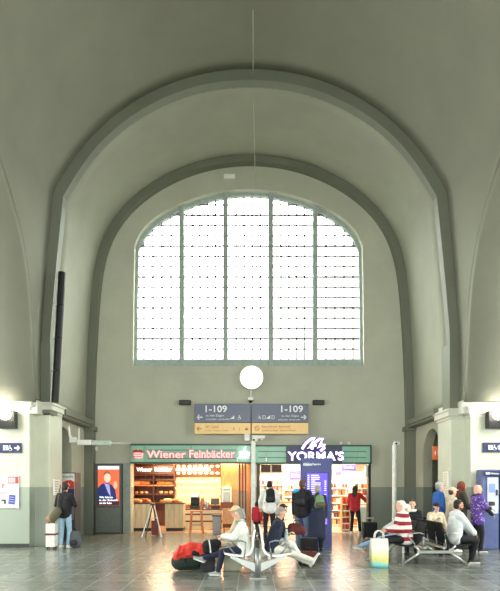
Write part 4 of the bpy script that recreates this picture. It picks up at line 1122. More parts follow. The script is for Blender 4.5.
# two people on seats further back, facing the camera
def bench_row(xc, d, n, label):
    t = thing('seat_row', (xc, d, 0), label, 'bench')
    for i in range(n):
        x = xc+(i-(n-1)/2)*.55
        b = MB(); b.box(x-.24, x+.24, d-.24, d+.24, .42, .45, .01); b.build('seat', BSEAT, t)
        b = MB(); b.box(x-.24, x+.24, d+.24, d+.27, .45, .85, .01); b.build('backrest', BSEAT, t)
    MB().box(xc-n*.28, xc+n*.28, d-.03, d+.03, .34, .40, .01).build('beam', CHR, t)
    for s in (-1, 1): MB().cone((xc+s*(n*.25), d, .34), (xc+s*(n*.25), d, 0), .03, .03).build('leg', CHR, t)
    return t
xr, dr = X(425.5, 13.0), 13.1
bench_row(xr, dr, 2, 'short black seat row behind the black double bench')
person('brown-haired person in a dark jacket facing the camera behind the black bench', xr-.27, dr+.05, PI-.35, 1.68, hip=(0, 0, .555), lean=.04, top='dark_jacket', topm=BLK_F, trousers=BLK_F, shoe=SH_B, hair=H_BROWN, hairstyle='short', scarf=WHT_F, hands=[(-.14, .32, .68), (.14, .32, .68)], feet=[(-.1, .42, .08), (.1, .42, .08)], knee_hint=(0, .6, 1))
person('person in a navy cap facing the camera, just left of the pale hooded top', xr+.27, dr+.05, PI+.2, 1.60, hip=(0, 0, .555), lean=.12, look=(0, .2), top='pale_jacket', topm=BEIGE, trousers=BLK_F, shoe=SH_B, hair=H_BROWN, hat=('cap', NAVY_F), hands=[(-.14, .32, .68), (.12, .3, .9)], feet=[(-.1, .42, .08), (.1, .42, .08)], knee_hint=(0, .6, 1))
# ================================================================ SIGNS, CLOCK, POLES, CABLE
def flat(mb, px0, px1, y0, y1, d, th=.02): return mb.box(X(px0, d), X(px1, d), d-th, d, Z(y1, d), Z(y0, d))
t = thing('wall_clock', (X(251.5, DW), DW-.25, Z(379, DW)), 'round white blown-out disc mounted centrally above the platform signs', 'clock')
r = 11.8/S3; c = (X(251.5, DW), DW, Z(379, DW))
MB().cyl((c[0], DW-.28, c[2]), (c[0], DW-.16, c[2]), r, 40).build('case', WHT, t)
MB().cyl((c[0], DW-.285, c[2]), (c[0], DW-.278, c[2]), r*.94, 40).build('face', mat('lit white dial', (255, 255, 250), .4, var=0, emit=(255, 255, 250), es=1.1), t)
MB().cyl((c[0], DW-.16, c[2]), (c[0], DW, c[2]), .05, 12).build('bracket', GREYF, t)
# camera below it
t = thing('dome_camera', (c[0]-.05, DW-.12, Z(403, DW)), 'small white camera between the white disc and the platform signs', 'camera')
MB().cyl((X(251, DW), DW-.1, Z(398, DW)), (X(251, DW), DW-.1, Z(391, DW)), .02).build('stem', WHT, t)
MB().box(X(248, DW), X(253.5, DW), DW-.2, DW, Z(401, DW), Z(398, DW), .02).build('housing', WHT, t)
MB().ell((X(250.6, DW), DW-.1, Z(401.5, DW)), (.07, .07, .06)).build('dome', BLK, t, smooth=True)
SGN = mat('slate blue sign', (98, 106, 130), .35, var=.05); YLW = mat('warm yellow sign', (255, 214, 146), .4, var=.05)
TXW = mat('white print', (244, 246, 250), .4, var=0); TXO = mat('orange brown print', (196, 120, 60), .4, var=0)
sd = DW-.3
def arrow(px0, px1, y, d, m, par, left, th=.018):
    b = MB(); x0, x1, z = X(px0, d), X(px1, d), Z(y, d); yy = d-.012
    b.box(x0, x1, yy-.004, yy, z-th, z+th); tip = x0 if left else x1; s = 1 if left else -1; L = (x1-x0)*.42
    for q in (-1, 1):
        a = Vector((tip, 0, z)); e = Vector((tip+s*L, 0, z+q*L)); n = Vector((-(e-a).z, 0, (e-a).x)).normalized()*th
        b.poly([(a.x-n.x, a.z-n.z), (e.x-n.x, e.z-n.z), (e.x+n.x, e.z+n.z), (a.x+n.x, a.z+n.z)], yy-.004, yy)
    b.build('arrow', m, par)
def picto(px, y, d, h, kind, m, par):
    b = MB(); x = X(px, d); z = Z(y, d); yy = d-.02
    if kind == 'person':
        b.ell((x, yy, z+h*.36), (h*.12, .005, h*.12), n=10, m=6); b.poly([(x-h*.16, z+h*.2), (x+h*.16, z+h*.2), (x+h*.1, z-h*.1), (x+h*.08, z-h*.5), (x-h*.08, z-h*.5), (x-h*.1, z-h*.1)], yy-.003, yy+.003)
    if kind == 'wheel':
        b.ell((x-h*.05, yy, z+h*.38), (h*.1, .005, h*.1), n=10, m=6); b.poly([(x-h*.12, z+h*.25), (x, z+h*.25), (x+h*.02, z), (x+h*.25, z), (x+h*.32, z-h*.4), (x+h*.2, z-h*.4), (x+h*.14, z-h*.12), (x-h*.12, z-h*.12)], yy-.003, yy+.003)
        pts = [(x-h*.05+h*.28*math.cos(a), z-h*.2+h*.28*math.sin(a)) for a in [i*math.pi/8 for i in range(17)]]
        b.tube([(p[0], yy, p[1]) for p in pts], h*.035, 6)
    if kind == 'box':
        for q in ((-.45, .45, .38, .45), (-.45, .45, -.45, -.38), (-.45, -.38, -.38, .38), (.38, .45, -.38, .38), (-.03, .03, -.38, .38)): b.box(x+h*q[0], x+h*q[1], yy-.003, yy+.003, z+h*q[2], z+h*q[3])
    if kind == 'ban':
        pts = [(x+h*.45*math.cos(a), z+h*.45*math.sin(a)) for a in [i*math.pi/10 for i in range(21)]]
        b.tube([(p[0], yy, p[1]) for p in pts], h*.05, 6); b.tube([(x-h*.3, yy, z+h*.3), (x+h*.3, yy, z-h*.3)], h*.05, 6)
    if kind == 'phone':
        b.tube([(x-h*.1, yy, z+h*.4), (x-h*.22, yy, z), (x-h*.02, yy, z-h*.4)], h*.07, 6)
    if kind == 'bag': b.box(x-h*.4, x+h*.4, yy-.003, yy+.003, z-h*.35, z+h*.15); b.tube([(x-h*.15, yy, z+h*.15), (x-h*.12, yy, z+h*.38), (x+h*.12, yy, z+h*.38), (x+h*.15, yy, z+h*.15)], h*.05, 6)
    if kind == 'stairs': b.poly([(x-h*.45, z-h*.4), (x-h*.45, z-h*.15), (x-h*.15, z-h*.15), (x-h*.15, z+h*.1), (x+h*.15, z+h*.1), (x+h*.15, z+h*.4), (x+h*.45, z+h*.4), (x+h*.45, z-h*.4)], yy-.003, yy+.003)
    b.build('pictogram', m, par)
def tx(s, px0, px1, y0, y1, d, m, par, off=0): return text(s, X((px0+px1)/2, d), d-.024, Z((y0+y1)/2, d), Z(y0, d)-Z(y1, d), m, par, X(px1, d)-X(px0, d), off=off, ext=.006)
for left in (True, False):
    a, c_ = (194.5, 250.6) if left else (251.8, 308.3)
    t = thing('platform_sign', (X((a+c_)/2, sd), sd, Z(434, sd)), 'slate and yellow hanging sign reading 1-109, arrow pointing '+('left' if left else 'right'), 'sign')
    MB().box(X(a, sd), X(c_, sd), sd, sd+.12, Z(422.3, sd), Z(403.8, sd), .01).build('slate_panel', SGN, t)
    MB().box(X(a, sd), X(c_, sd), sd, sd+.12, Z(433.8, sd), Z(422.8, sd), .01).build('yellow_panel', YLW, t)
    MB().cyl((X((a+c_)/2, sd), sd+.1, Z(415, sd)), (X((a+c_)/2, sd), DW, Z(415, sd)), .03).build('wall_bracket', GREYF, t)
    if left:
        tx('1-109', 205.5, 227, 405.6, 412.4, sd, TXW, t, .02); tx('zu den Zügen', 206, 224, 414.5, 417.2, sd, TXW, t); tx('to the trains   vers les trains', 206, 230, 418.3, 420, sd, TXW, t)
        arrow(197, 202.5, 417.3, sd, TXW, t, True); picto(232.5, 417.3, sd, .14, 'stairs', TXW, t); picto(239.5, 417.3, sd, .16, 'wheel', TXW, t)
        arrow(197, 202, 428.8, sd, TXO, t, True, .014); tx('WC Center', 205.5, 219, 425.5, 428.2, sd, TXO, t); tx('Toilets  Toilettes  Gepäck', 205.5, 229, 430, 431.4, sd, TXO, t)
        picto(234, 429, sd, .12, 'person', TXO, t); picto(240, 429, sd, .13, 'phone', TXO, t); picto(246.5, 429, sd, .13, 'bag', TXO, t)
    else:
        tx('1-109', 281, 303, 405.6, 412.4, sd, TXW, t, .02); tx('zu den Zügen', 281.5, 299, 415, 417.5, sd, TXW, t); tx('to the trains   vers les trains', 278, 300, 418.8, 420.4, sd, TXW, t)
        arrow(301, 306, 417.3, sd, TXW, t, False)
        for k, kd in enumerate(('wheel', 'box', 'stairs', 'box')): picto(259.5+4.4*k, 417.3, sd, .13, kd, TXW, t)
        picto(257, 428.3, sd, .17, 'ban', TXO, t); tx('Rauchfreier Bahnhof', 262, 290, 425.5, 427.6, sd, TXO, t); tx('Smoke-free station   Gare non-fumeurs', 262, 296, 429.5, 431.2, sd, TXO, t)
# two small black loudspeakers
for px, nm in ((185.5, 'left'), (318, 'right')):
    t = thing('loudspeaker', (X(px, DW), DW-.15, Z(406, DW)), 'small black loudspeaker box on the end wall just %s of the platform signs' % nm, 'speaker')
    MB().box(X(px-5.8, DW), X(px+5.8, DW), DW-.2, DW, Z(405.3, DW), Z(400.8, DW), .02).build('cabinet', BLK, t)
    MB().box(X(px-5, DW), X(px+5, DW), DW-.215, DW-.2, Z(404.8, DW), Z(401.3, DW), .004).build('grille', DG, t)
# white poles with cameras
def pole(px, d, ytop, label):
    x = X(px, d); zt = Z(ytop, d)
    t = thing('camera_pole', (x, d, 0), label, 'pole')
    r = 2.3*d/F
    MB().cyl((x, d, 0), (x, d, zt-.12), r, 20).build('pole', mat('white painted steel', (232, 236, 230), .35), t, smooth=False)
    MB().cyl((x, d, 0), (x, d, .02), r*1.9, 20).build('foot_plate', WHT, t)
    MB().box(x-.03, x+.14, d-.12, d+.08, zt-.13, zt-.03, .02).build('camera', WHT, t)
    MB().cyl((x+.02, d-.16, zt-.09), (x+.02, d-.11, zt-.09), .03).build('lens', BLK, t)
    MB().cyl((x, d, zt-.13), (x, d, zt), .02).build('antenna', WHT, t)
pole(253.3, 17.6, 437.5, 'tall white camera pole between the two shops')
pole(394.5, 17.2, 441, 'tall white camera pole right of the kiosk')
def smallbox(name, px0, px1, y0, y1, d, m, label, cat, dep=.2):
    o = MB().box(X(px0, d), X(px1, d), d-dep, d, Z(y1, d), Z(y0, d), .015).build(name, m); return tag(o, label, cat)
smallbox('sensor_box', 244.5, 250, 434, 441, DW-.18, WHT, 'small square white box under the left platform sign', 'device', .12)
t = thing('projector_bar', (X(258, sd), sd, Z(441, sd)), 'wider white device under the start of the right platform sign', 'device')
MB().box(X(252, sd), X(265, sd), sd, sd+.15, Z(438.6, sd), Z(435.2, sd), .01).build('housing', WHT, t)
for px in (254, 262): MB().box(X(px-1, sd), X(px+1, sd), sd+.02, sd+.13, Z(440.2, sd), Z(438.6, sd), .01).build('lens_block', WHT, t)
smallbox('emergency_light', 224, 235, 175, 179.3, DW, WHT, 'small white box on the wall above the arched window', 'device', .08)
# small alarm discs over the kiosk fascia
for k, px in enumerate((341, 349)):
    o = MB().ell((X(px, DW-.1), DW-.1, Z(443.3, DW-.1)), (.05, .05, .045)).build('round_detector', WHT, smooth=True); tag(o, ['round white detector above the fascia just right of the letter S', 'round white detector furthest right above the kiosk fascia'][k], 'detector')
# hanging cable
b = MB(); P = [(X(252.5, 13.0), 13.0, 13.0)]
zt = 12.98
pts = [(253, 10, 12.6), (253.2, 67, 14.5), (253.5, 100, 15.6), (254.3, 140, 16.6), (255.2, 175, 17.4), (256, 192, 17.8)]
b.tube(catmull([(X(px, d), d, Z(y, d)) for px, y, d in pts], 5), .013, 6)
tag(b.build('hanging_cable', mat('pale cable', (176, 176, 160), .6), smooth=True), 'thin pale cable hanging from the vault down to the top of the window', 'cable')
# black lighting column on the left rib
d = DR-.09
t = thing('lighting_column', (X(58, d), d, Z(403.5, d)), 'tall black segmented lighting column on the left rib', 'lamp')
ys = [272.5, 306, 339, 371, 403.5]; nseg = 4
for k in range(nseg):
    def xc(y): return X(62.2-(y-272)/(403-272)*7.2, d)
    a = (xc(ys[k+1]-1), d, Z(ys[k+1]-1, d)); c2 = (xc(ys[k]), d, Z(ys[k], d))
    MB().cyl(a, c2, 3.6*d/F, 16).build('black_tube', BLK, t, smooth=False)
    e = (xc(ys[k+1]-1)-.11, d-.02, Z(ys[k+1]-1, d)); f = (xc(ys[k])-.11, d-.02, Z(ys[k]+1, d))
    MB().cyl(e, f, .018, 8).build('pale_edge', mat('pale metal edge', (226, 228, 220), .4), t)
# bracket with white camera bar on the left ledge
d = 16.4
t = thing('camera_bracket', (X(90, d), d, Z(445, d)), 'white horizontal device bar on a bent bracket under the left ledge', 'device')
MB().box(X(78, d), X(92, d), d-.1, d+.1, Z(445, d), Z(440, d), .015).build('front_box', WHT, t)
MB().box(X(93, d), X(110.5, d), d-.09, d+.09, Z(445.3, d), Z(440.5, d), .015).build('rear_box', mat('pale green grey housing', (190, 206, 196), .4), t)
b = MB(); b.tube([(X(68.5, d), d, Z(426, d)), (X(69.5, d), d, Z(436, d)), (X(73, d), d, Z(440, d)), (X(79, d), d, Z(442, d))], .035, 8); b.tube([(X(79, d), d, Z(428, d)), (X(79, d), d, Z(441, d))], .02, 8); b.box(X(70, d), X(76.5, d), d-.08, d+.08, Z(443, d), Z(437.5, d), .01)
b.build('bracket', WHT, t)
MB().cyl((X(110.5, d), d, Z(443, d)), (X(131, 18.6), 18.6, Z(443, 18.6)), .014, 6).build('conduit', WHT, t)
smallbox('junction_box', 94, 98, 447, 450.5, DW, WHT, 'tiny white box on the wall under the left device bar', 'device', .06)
# ---- information pillar
d = 14.35
t = thing('information_pillar', (X(316.7, d), d+.15, 0), 'tall dark blue departures pillar with a glowing violet screen in front of the kiosk', 'information pillar')
MB().box(X(301.3, d), X(332, d), d, d+.3, 0, Z(458, d), .015).build('body', mat('deep blue metal', (52, 62, 122), .4, .0, var=.05), t)
MB().box(X(306, d), X(328, d), d-.015, d+.01, Z(526, d), Z(472.5, d), .004).build('bezel', mat('dark blue bezel', (30, 32, 84), .3), t)
scr = MB().box(X(306.8, d), X(327.2, d), d-.022, d-.014, Z(525, d), Z(473.3, d)).build('screen', mat('glowing violet screen', (70, 50, 220), .4, var=0, emit=(72, 54, 240), es=1.5), t)
LINE = mat('screen text', (226, 220, 255), .4, var=0, emit=(220, 214, 255), es=1.0)
b = MB(); random.seed(5); y = 475
while y < 523:
    b.box(X(307.4, d), X(309.4, d), d-.026, d-.022, Z(y+.7, d), Z(y, d)); b.box(X(311, d), X(311+random.uniform(4, 10), d), d-.026, d-.022, Z(y+.7, d), Z(y, d))
    if random.random() < .7: b.box(X(324.3, d), X(326.3, d), d-.026, d-.022, Z(y+.7, d), Z(y, d))
    y += 1.9
o = b.build('timetable_rows', LINE, scr)
text('Abfahrt', X(307.5, d), d-.004, Z(464.3, d), (3.0)*d/F, TXW, t, X(312.2, d)-X(303.2, d), off=.02)
text('Departure', X(316.5, d), d-.004, Z(464.4, d), (2.6)*d/F, TXW, t, X(322, d)-X(313.6, d), off=.01)
# ---- advertising display on the left end wall
d = DW-.2
t = thing('advert_display', (X(109, d), d, 0), 'dark grey advertising display showing a suited figure on orange, left of the bakery', 'display')
MB().box(X(94.5, d), X(121.5, d), d, DW-.006, 0.0, Z(463.5, d), .02).build('case', mat('anthracite display case', (84, 90, 86), .45, .2), t)
MB().box(X(96, d), X(120, d), d-.015, d, Z(532, d), Z(507.5, d), .006).build('lower_door', mat('grey display door', (104, 112, 106), .5), t)
def glow(n, c, e=.55): return mat('screen '+n, c, .4, var=0, emit=c, es=e)
s_ = MB().box(X(98, d), X(119.3, d), d-.02, d, Z(505.5, d), Z(466, d)).build('screen', glow('orange', (226, 104, 66)), t)
MB().box(X(98, d), X(119.3, d), d-.024, d-.02, Z(469.5, d), Z(466, d)).build('header_band', glow('pale', (226, 230, 240)), s_)
MB().poly([(X(p[0], d), Z(p[1], d)) for p in ((98, 502), (98, 488), (102, 484), (107, 482.5), (112, 485), (115.5, 490), (117, 502))], d-.026, d-.02).build('suit', glow('navy suit', (30, 44, 104)), s_)
MB().poly([(X(p[0], d), Z(p[1], d)) for p in ((104.5, 483), (109.5, 484.5), (111, 497), (108, 492))], d-.03, d-.026).build('shirt', glow('shirt', (170, 160, 220)), s_)
MB().ell((X(107.5, d), d-.024, Z(477.8, d)), (.115, .008, .16), n=18, m=12).build('face', glow('face', (238, 200, 180)), s_)
MB().ell((X(107.2, d), d-.021, Z(474, d)), (.125, .006, .10), n=18, m=10).build('hair_shape', glow('hair', (150, 96, 66)), s_)
MB().ell((X(115.5, d), d-.03, Z(485, d)), (.07, .008, .13), n=12, m=8).build('raised_hand', glow('hand', (232, 176, 140)), s_)
MB().box(X(98, d), X(119.3, d), d-.03, d-.026, Z(505.3, d), Z(501, d)).build('footer_band', glow('dark footer', (60, 24, 40)), s_)
for k, (s, a, c_) in enumerate((('Wir fahren', 99.5, 113), ('in die Zukunft', 99.5, 118), ('mit der Bahn', 99.5, 112))):
    text(s, X((a+c_)/2, d), d-.034, Z(497.2+k*2.9, d), 1.9*d/F, glow('print', (250, 250, 250), .9), s_, X(c_, d)-X(a, d), off=.02)
# ---- signs and notices on the left aisle wall
NVY = mat('navy sign', (48, 52, 96), .35, var=.04)
d = DT-.04
t = thing('direction_sign', (X(10, d), d, Z(453, d)), 'navy sign with white symbols and an arrow to the right, under the left wall lamp', 'sign')
MB().box(X(-4, d), X(21.3, d), d, DT, Z(452.8, d), Z(442.8, d), .006).build('panel', NVY, t)
tx('E', 3.6, 6, 445.5, 450.3, d, TXW, t, .04)
b = MB(); b.box(X(6.4, d), X(8.4, d), d-.02, d-.01, Z(450.3, d), Z(445.5, d)); b.build('symbol_block', TXW, t)
picto(10.6, 448, d, .15, 'wheel', TXW, t); arrow(14.5, 19.6, 448, d, TXW, t, False, .02)
t = thing('direction_sign', (X(491.5, d), d, Z(453, d)), 'navy sign with white symbols on the right aisle wall, above the ticket machines', 'sign')
MB().box(X(483, d), X(506, d), d, DT, Z(452.3, d), Z(442.5, d), .006).build('panel', NVY, t)
tx('E', 488, 490.4, 445.2, 449.8, d, TXW, t, .04)
b = MB(); b.box(X(490.8, d), X(492.6, d), d-.02, d-.01, Z(449.8, d), Z(445.2, d)); b.build('symbol_block', TXW, t)
picto(494.5, 447.5, d, .15, 'wheel', TXW, t); arrow(497.5, 503, 447.5, d, TXW, t, True, .02)
PAP = mat('white paper', (236, 238, 232), .5, var=.03)
t = thing('notice_board', (X(8, d), d, Z(509, d)), 'white notice board with red and blue leaflets on the left aisle wall', 'notice board')
MB().box(X(-8, d), X(18.7, d), d, DT-.004, Z(508.2, d), Z(475.5, d), .006).build('board', PAP, t)
RD = mat('red print', (214, 72, 84), .5, var=0); BL = mat('blue leaflet', (72, 78, 176), .5, var=.05)
t1 = MB().box(X(7.8, d), X(18.2, d), d-.012, d, Z(483.5, d), Z(476.5, d)).build('red_leaflet', RD, t)
MB().box(X(8.5, d), X(15.5, d), d-.016, d-.012, Z(482.8, d), Z(477.5, d)).build('leaflet_panel', mat('pale pink print', (240, 190, 196), .5, var=0), t1)
M_ = Matrix.Translation((X(12, d), d-.01, Z(499.5, d))) @ Matrix.Rotation(.1, 4, 'Y'); b = MB(); w_, h_ = 3.1*d/F, 4.6*d/F; b.box(-w_, w_, -.004, .004, -h_, h_); b.bm.transform(M_); t1 = b.build('blue_leaflet', BL, t)
b = MB()
for q in (-.5, 0, .5): b.box(-w_*.8, w_*.8, -.008, -.004, h_*q-.01, h_*q+.012)
b.bm.transform(M_); b.build('leaflet_lines', mat('pale blue print', (170, 176, 226), .5, var=0), t1)
t1 = MB().box(X(-4, d), X(6.5, d), d-.012, d, Z(494.5, d), Z(491, d)).build('pink_leaflet', mat('pale pink print', (240, 190, 196), .5, var=0), t)
MB().poly([(X(p[0], d), Z(p[1], d)) for p in ((1.5, 499.5), (6, 499.5), (6, 504), (4, 504), (4, 501.2), (1.5, 501.2))], d-.01, d-.002).build('grey_mark', mat('grey print', (80, 80, 86), .5, var=0), t)
b = MB(); b.tube([(X(3.4+1.1*math.cos(a), d), d-.008, Z(486+1.6*math.sin(a), d)) for a in [-.4-i*.5 for i in range(10)]], .012, 6); b.build('red_mark', RD, t)
# framed notices on the piers
d = DR-.03
def notice(s, ya, yb, y0, y1, label, m):
    dm = (ya+yb)/2; xf = s*5.46; q = -s
    t = thing('framed_notice', (xf, dm, Z(y1, dm)), label, 'notice')
    MB().box(xf, xf+q*.03, ya, yb, Z(y1, dm), Z(y0, dm), .008).build('frame', CHR, t)
    MB().box(xf+q*.03, xf+q*.036, ya+.03, yb-.03, Z(y1-1, dm), Z(y0+1, dm)).build('sheet', PAP, t)
    b = MB(); y = y0+2.5
    while y < y1-2: b.box(xf+q*.036, xf+q*.04, ya+.07, yb-.07-random.uniform(0, .05), Z(y+.6, dm), Z(y, dm)); y += 1.7
    b.build('printed_lines', m, t)
notice(-1, 14.92, 15.40, 478.5, 495.5, 'small framed white notice on the left pier above the white suitcase', mat('grey print', (80, 80, 86), .5, var=0))
notice(1, 14.76, 15.22, 470.5, 497.5, 'tall framed pale notice on the right pier behind the queue', mat('ochre print', (206, 190, 130), .5, var=0))
# orange flag sign at the right doorway
d = 15.9
t = thing('flag_sign', (X(437, d), d, Z(460, d)), 'orange flag sign with a white running figure by the right doorway', 'sign')
MB().box(X(432.6, d), X(440.8, d), d, d+.05, Z(459.8, d), Z(446.3, d), .008).build('panel', mat('orange sign', (236, 116, 64), .4), t)
MB().box(X(440.8, d), SX+.02, d+.01, d+.04, Z(455, d), Z(451, d)).build('arm', CHR, t)
for px, h in ((435, .13), (438, .17)): picto(px, 453, d, h, 'person', TXW, t)
# vending machine in the left doorway
d = 16.35
t = thing('vending_machine', (X(67.5, d), d+.3, 0), 'machine with a red and white swoosh front in the left doorway, behind the dark-haired person', 'machine')
MB().box(X(61.5, d), X(75.3, d), d, d+.55, 0, Z(472.5, d), .02).build('cabinet', mat('dark grey machine', (70, 74, 76), .4), t)
f_ = MB().box(X(62.2, d), X(74.6, d), d-.02, d, Z(498, d), Z(473.5, d)).build('front_panel', PAP, t)
MB().poly([(X(p[0], d), Z(p[1], d)) for p in ((62.2, 488.5), (62.2, 483), (67, 480.3), (71, 480), (74.6, 482), (74.6, 488.5))], d-.028, d-.02).build('red_swoosh', mat('poster red', (206, 60, 40), .4), f_)
MB().poly([(X(p[0], d), Z(p[1], d)) for p in ((62.2, 498), (62.2, 488.6), (74.6, 488.6), (74.6, 498))], d-.028, d-.02).build('navy_field', NVY, f_)
b = MB(); b.box(X(67, d), X(70.4, d), d-.034, d-.028, Z(485.4, d), Z(484.5, d)); b.box(X(68.3, d), X(69.1, d), d-.034, d-.028, Z(487, d), Z(483, d)); b.build('white_cross', TXW, f_)
text('Fotofix', X(68.5, d), d-.024, Z(476.6, d), 2.2*d/F, mat('grey print', (80, 80, 86), .5, var=0), f_, X(73.5, d)-X(63.5, d))
MB().box(X(63, d), X(74, d), d-.03, d, Z(520, d), Z(502, d), .01).build('lower_panel', mat('grey machine panel', (116, 120, 120), .4), t)
# ---- ticket machines at the right
d = 13.85
def ticket(px0, px1, ytop, d, label):
    t = thing('ticket_machine', (X((px0+px1)/2, d), d+.2, 0), label, 'ticket machine')
    MB().box(X(px0, d), X(px1, d), d, d+.4, 0, Z(ytop, d), .03).build('cabinet', mat('machine slate blue', (92, 104, 150), .35, .1), t)
    w = px1-px0
    h_ = MB().box(X(px0, d), X(px1, d), d-.05, d, Z(ytop+6.5, d), Z(ytop+1.5, d), .01).build('header', NVY, t)
    text('DB', X(px0+w*.27, d), d-.055, Z(ytop+4, d), 2.4*d/F, TXW, h_, 4*d/F, off=.04); text('Fahrkarten', X(px0+w*.68, d), d-.055, Z(ytop+4, d), 1.8*d/F, TXW, h_, 8*d/F)
    MB().box(X(px0+w*.28, d), X(px0+w*.95, d), d-.02, d, Z(ytop+44, d), Z(ytop+8, d), .01).build('white_front', mat('machine white', (214, 222, 236), .3), t)
    MB().box(X(px0+w*.36, d), X(px0+w*.75, d), d-.03, d-.015, Z(ytop+23, d), Z(ytop+14, d), .006).build('screen', glow('machine screen', (120, 140, 190), .5), t)
    MB().box(X(px0+w*.36, d), X(px0+w*.7, d), d-.06, d-.015, Z(ytop+36, d), Z(ytop+32, d), .01).build('ticket_tray', DG, t)
    MB().box(X(px0+w*.78, d), X(px0+w*.9, d), d-.04, d-.015, Z(ytop+26, d), Z(ytop+20, d), .006).build('card_reader', DG, t)
ticket(482.5, 499, 469.5, d, 'blue and white ticket machine the person in the patterned vest is using')
ticket(500.5, 517, 469.5, d-.02, 'ticket machine cut by the right edge of the photo')

# ================================================================ LUGGAGE AND LOOSE THINGS
def suitcase(px0, px1, ytop, d, m, label, dep=.24, handle=0, hm=None, strap=None):
    x0, x1 = X(px0, d), X(px1, d); zt = Z(ytop, d); cx = (x0+x1)/2
    t = thing('suitcase', (cx, d, 0), label, 'suitcase')
    MB().box(x0, x1, d-dep/2, d+dep/2, .06, zt, .03).build('shell', m, t)
    b = MB(); n = 5
    for k in range(n):
        x = x0+(x1-x0)*(k+.5)/n; b.box(x-.008, x+.008, d-dep/2-.008, d-dep/2+.01, .12, zt-.05, .003)
    b.build('ribs', m, t)
    for s in (x0+.04, x1-.04):
        for q in (-1, 1): MB().cyl((s-.012, d+q*(dep/2-.05), .032), (s+.012, d+q*(dep/2-.05), .032), .032, 12).build('wheel', BLK, t)
    if handle:
        b = MB(); zz = zt+handle
        b.tube([(cx-(x1-x0)*.28, d+.05, zt-.02), (cx-(x1-x0)*.28, d+.05, zz)], .011); b.tube([(cx+(x1-x0)*.28, d+.05, zt-.02), (cx+(x1-x0)*.28, d+.05, zz)], .011); b.build('telescopic_handle', hm or CHR, t)
        MB().box(cx-(x1-x0)*.33, cx+(x1-x0)*.33, d+.03, d+.075, zz-.02, zz+.02, .008).build('grip', hm or BLK, t)
    else:
        MB().tube([(cx-.08, d, zt-.01), (cx-.07, d, zt+.035), (cx+.07, d, zt+.035), (cx+.08, d, zt-.01)], .012).build('carry_handle', BLK, t, smooth=True)
    if strap: MB().box(x0-.006, x1+.006, d-dep/2-.012, d+dep/2+.012, zt*.55, zt*.55+.05, .004).build('strap', strap, t)
    return t
HW = mat('glossy white shell', (232, 232, 226), .3)
suitcase(47, 56.5, 523.5, 13.95, HW, 'white hard-shell suitcase with a dark red strap by the left pier', strap=mat('dark red strap', (110, 30, 40), .6))
t = thing('shoulder_bag', (X(54.5, 13.85), 13.9, Z(523, 13.9)), 'tan and olive soft bag lying on top of the white suitcase', 'bag')
d = 13.93; zt_ = Z(523.5, 13.95)+.05
b = MB(); b.rc((X(49, d), d, zt_+.07), (X(53.5, d), d, zt_+.10), .085, .11); b.build('tan_pouch', fabric('tan leather', (176, 128, 96)), t, remesh=.014)
b = MB(); b.rc((X(53.5, d), d-.02, zt_+.10), (X(58, d), d-.03, zt_+.30), .11, .09); b.rc((X(56, d), d-.02, zt_+.15), (X(58.5, d), d-.03, zt_+.25), .10, .09); b.build('olive_body', OLIVE, t, remesh=.014)
b = MB(); b.tube([(X(57, d), d-.02, zt_+.3), (X(59.5, d), d-.1, zt_+.62), (X(62, d), d-.1, zt_+.95)], .016); b.build('strap', OLIVE, t)
d = 14.2
t = thing('rucksack', (X(74.5, d), d, 0), 'dark grey rucksack standing on the floor right of the light jeans', 'bag')
b = MB(); b.rc((X(73, d), d, .15), (X(73.4, d), d, .34), .14, .12); b.rc((X(77, d), d, .15), (X(76.2, d), d, .34), .14, .11); b.build('bag', fabric('slate grey cloth', (84, 90, 96)), t, remesh=.014)
b = MB(); b.rc((X(73.8, d), d-.12, .15), (X(76.4, d), d-.12, .15), .075, .075); b.build('front_pocket', fabric('charcoal cloth', (44, 46, 50)), t, remesh=.012)
MB().tube([(X(74.2, d), d, .44), (X(74.6, d), d, .50), (X(75.6, d), d, .50), (X(76, d), d, .44)], .012).build('grab_loop', BLK, t)
suitcase(362.5, 376.5, 522, 16.6, fabric('black ballistic cloth', (24, 25, 28)), 'black cloth suitcase with a pale handle standing right of the kiosk', dep=.3, handle=.12, hm=CHR)
suitcase(300, 317.5, 537.5, 12.0, fabric('black ballistic cloth', (24, 25, 28)), 'wide black cloth suitcase on the floor below the blue pillar', dep=.28)
BRN = fabric('dark red brown cloth', (96, 42, 40))
t = thing('holdall', (X(308, 11.6), 11.6, 0), 'dark red-brown holdall lying in front of the wide black suitcase', 'bag')
b = MB(); b.rc((X(302, 11.55), 11.55, .12), (X(314, 11.55), 11.55, .12), .12, .12); b.build('bag', BRN, t, remesh=.016)
MB().tube([(X(305, 11.55), 11.5, .22), (X(306, 11.55), 11.48, .30), (X(310, 11.55), 11.48, .30), (X(311, 11.55), 11.5, .22)], .012).build('handle', BLK, t)
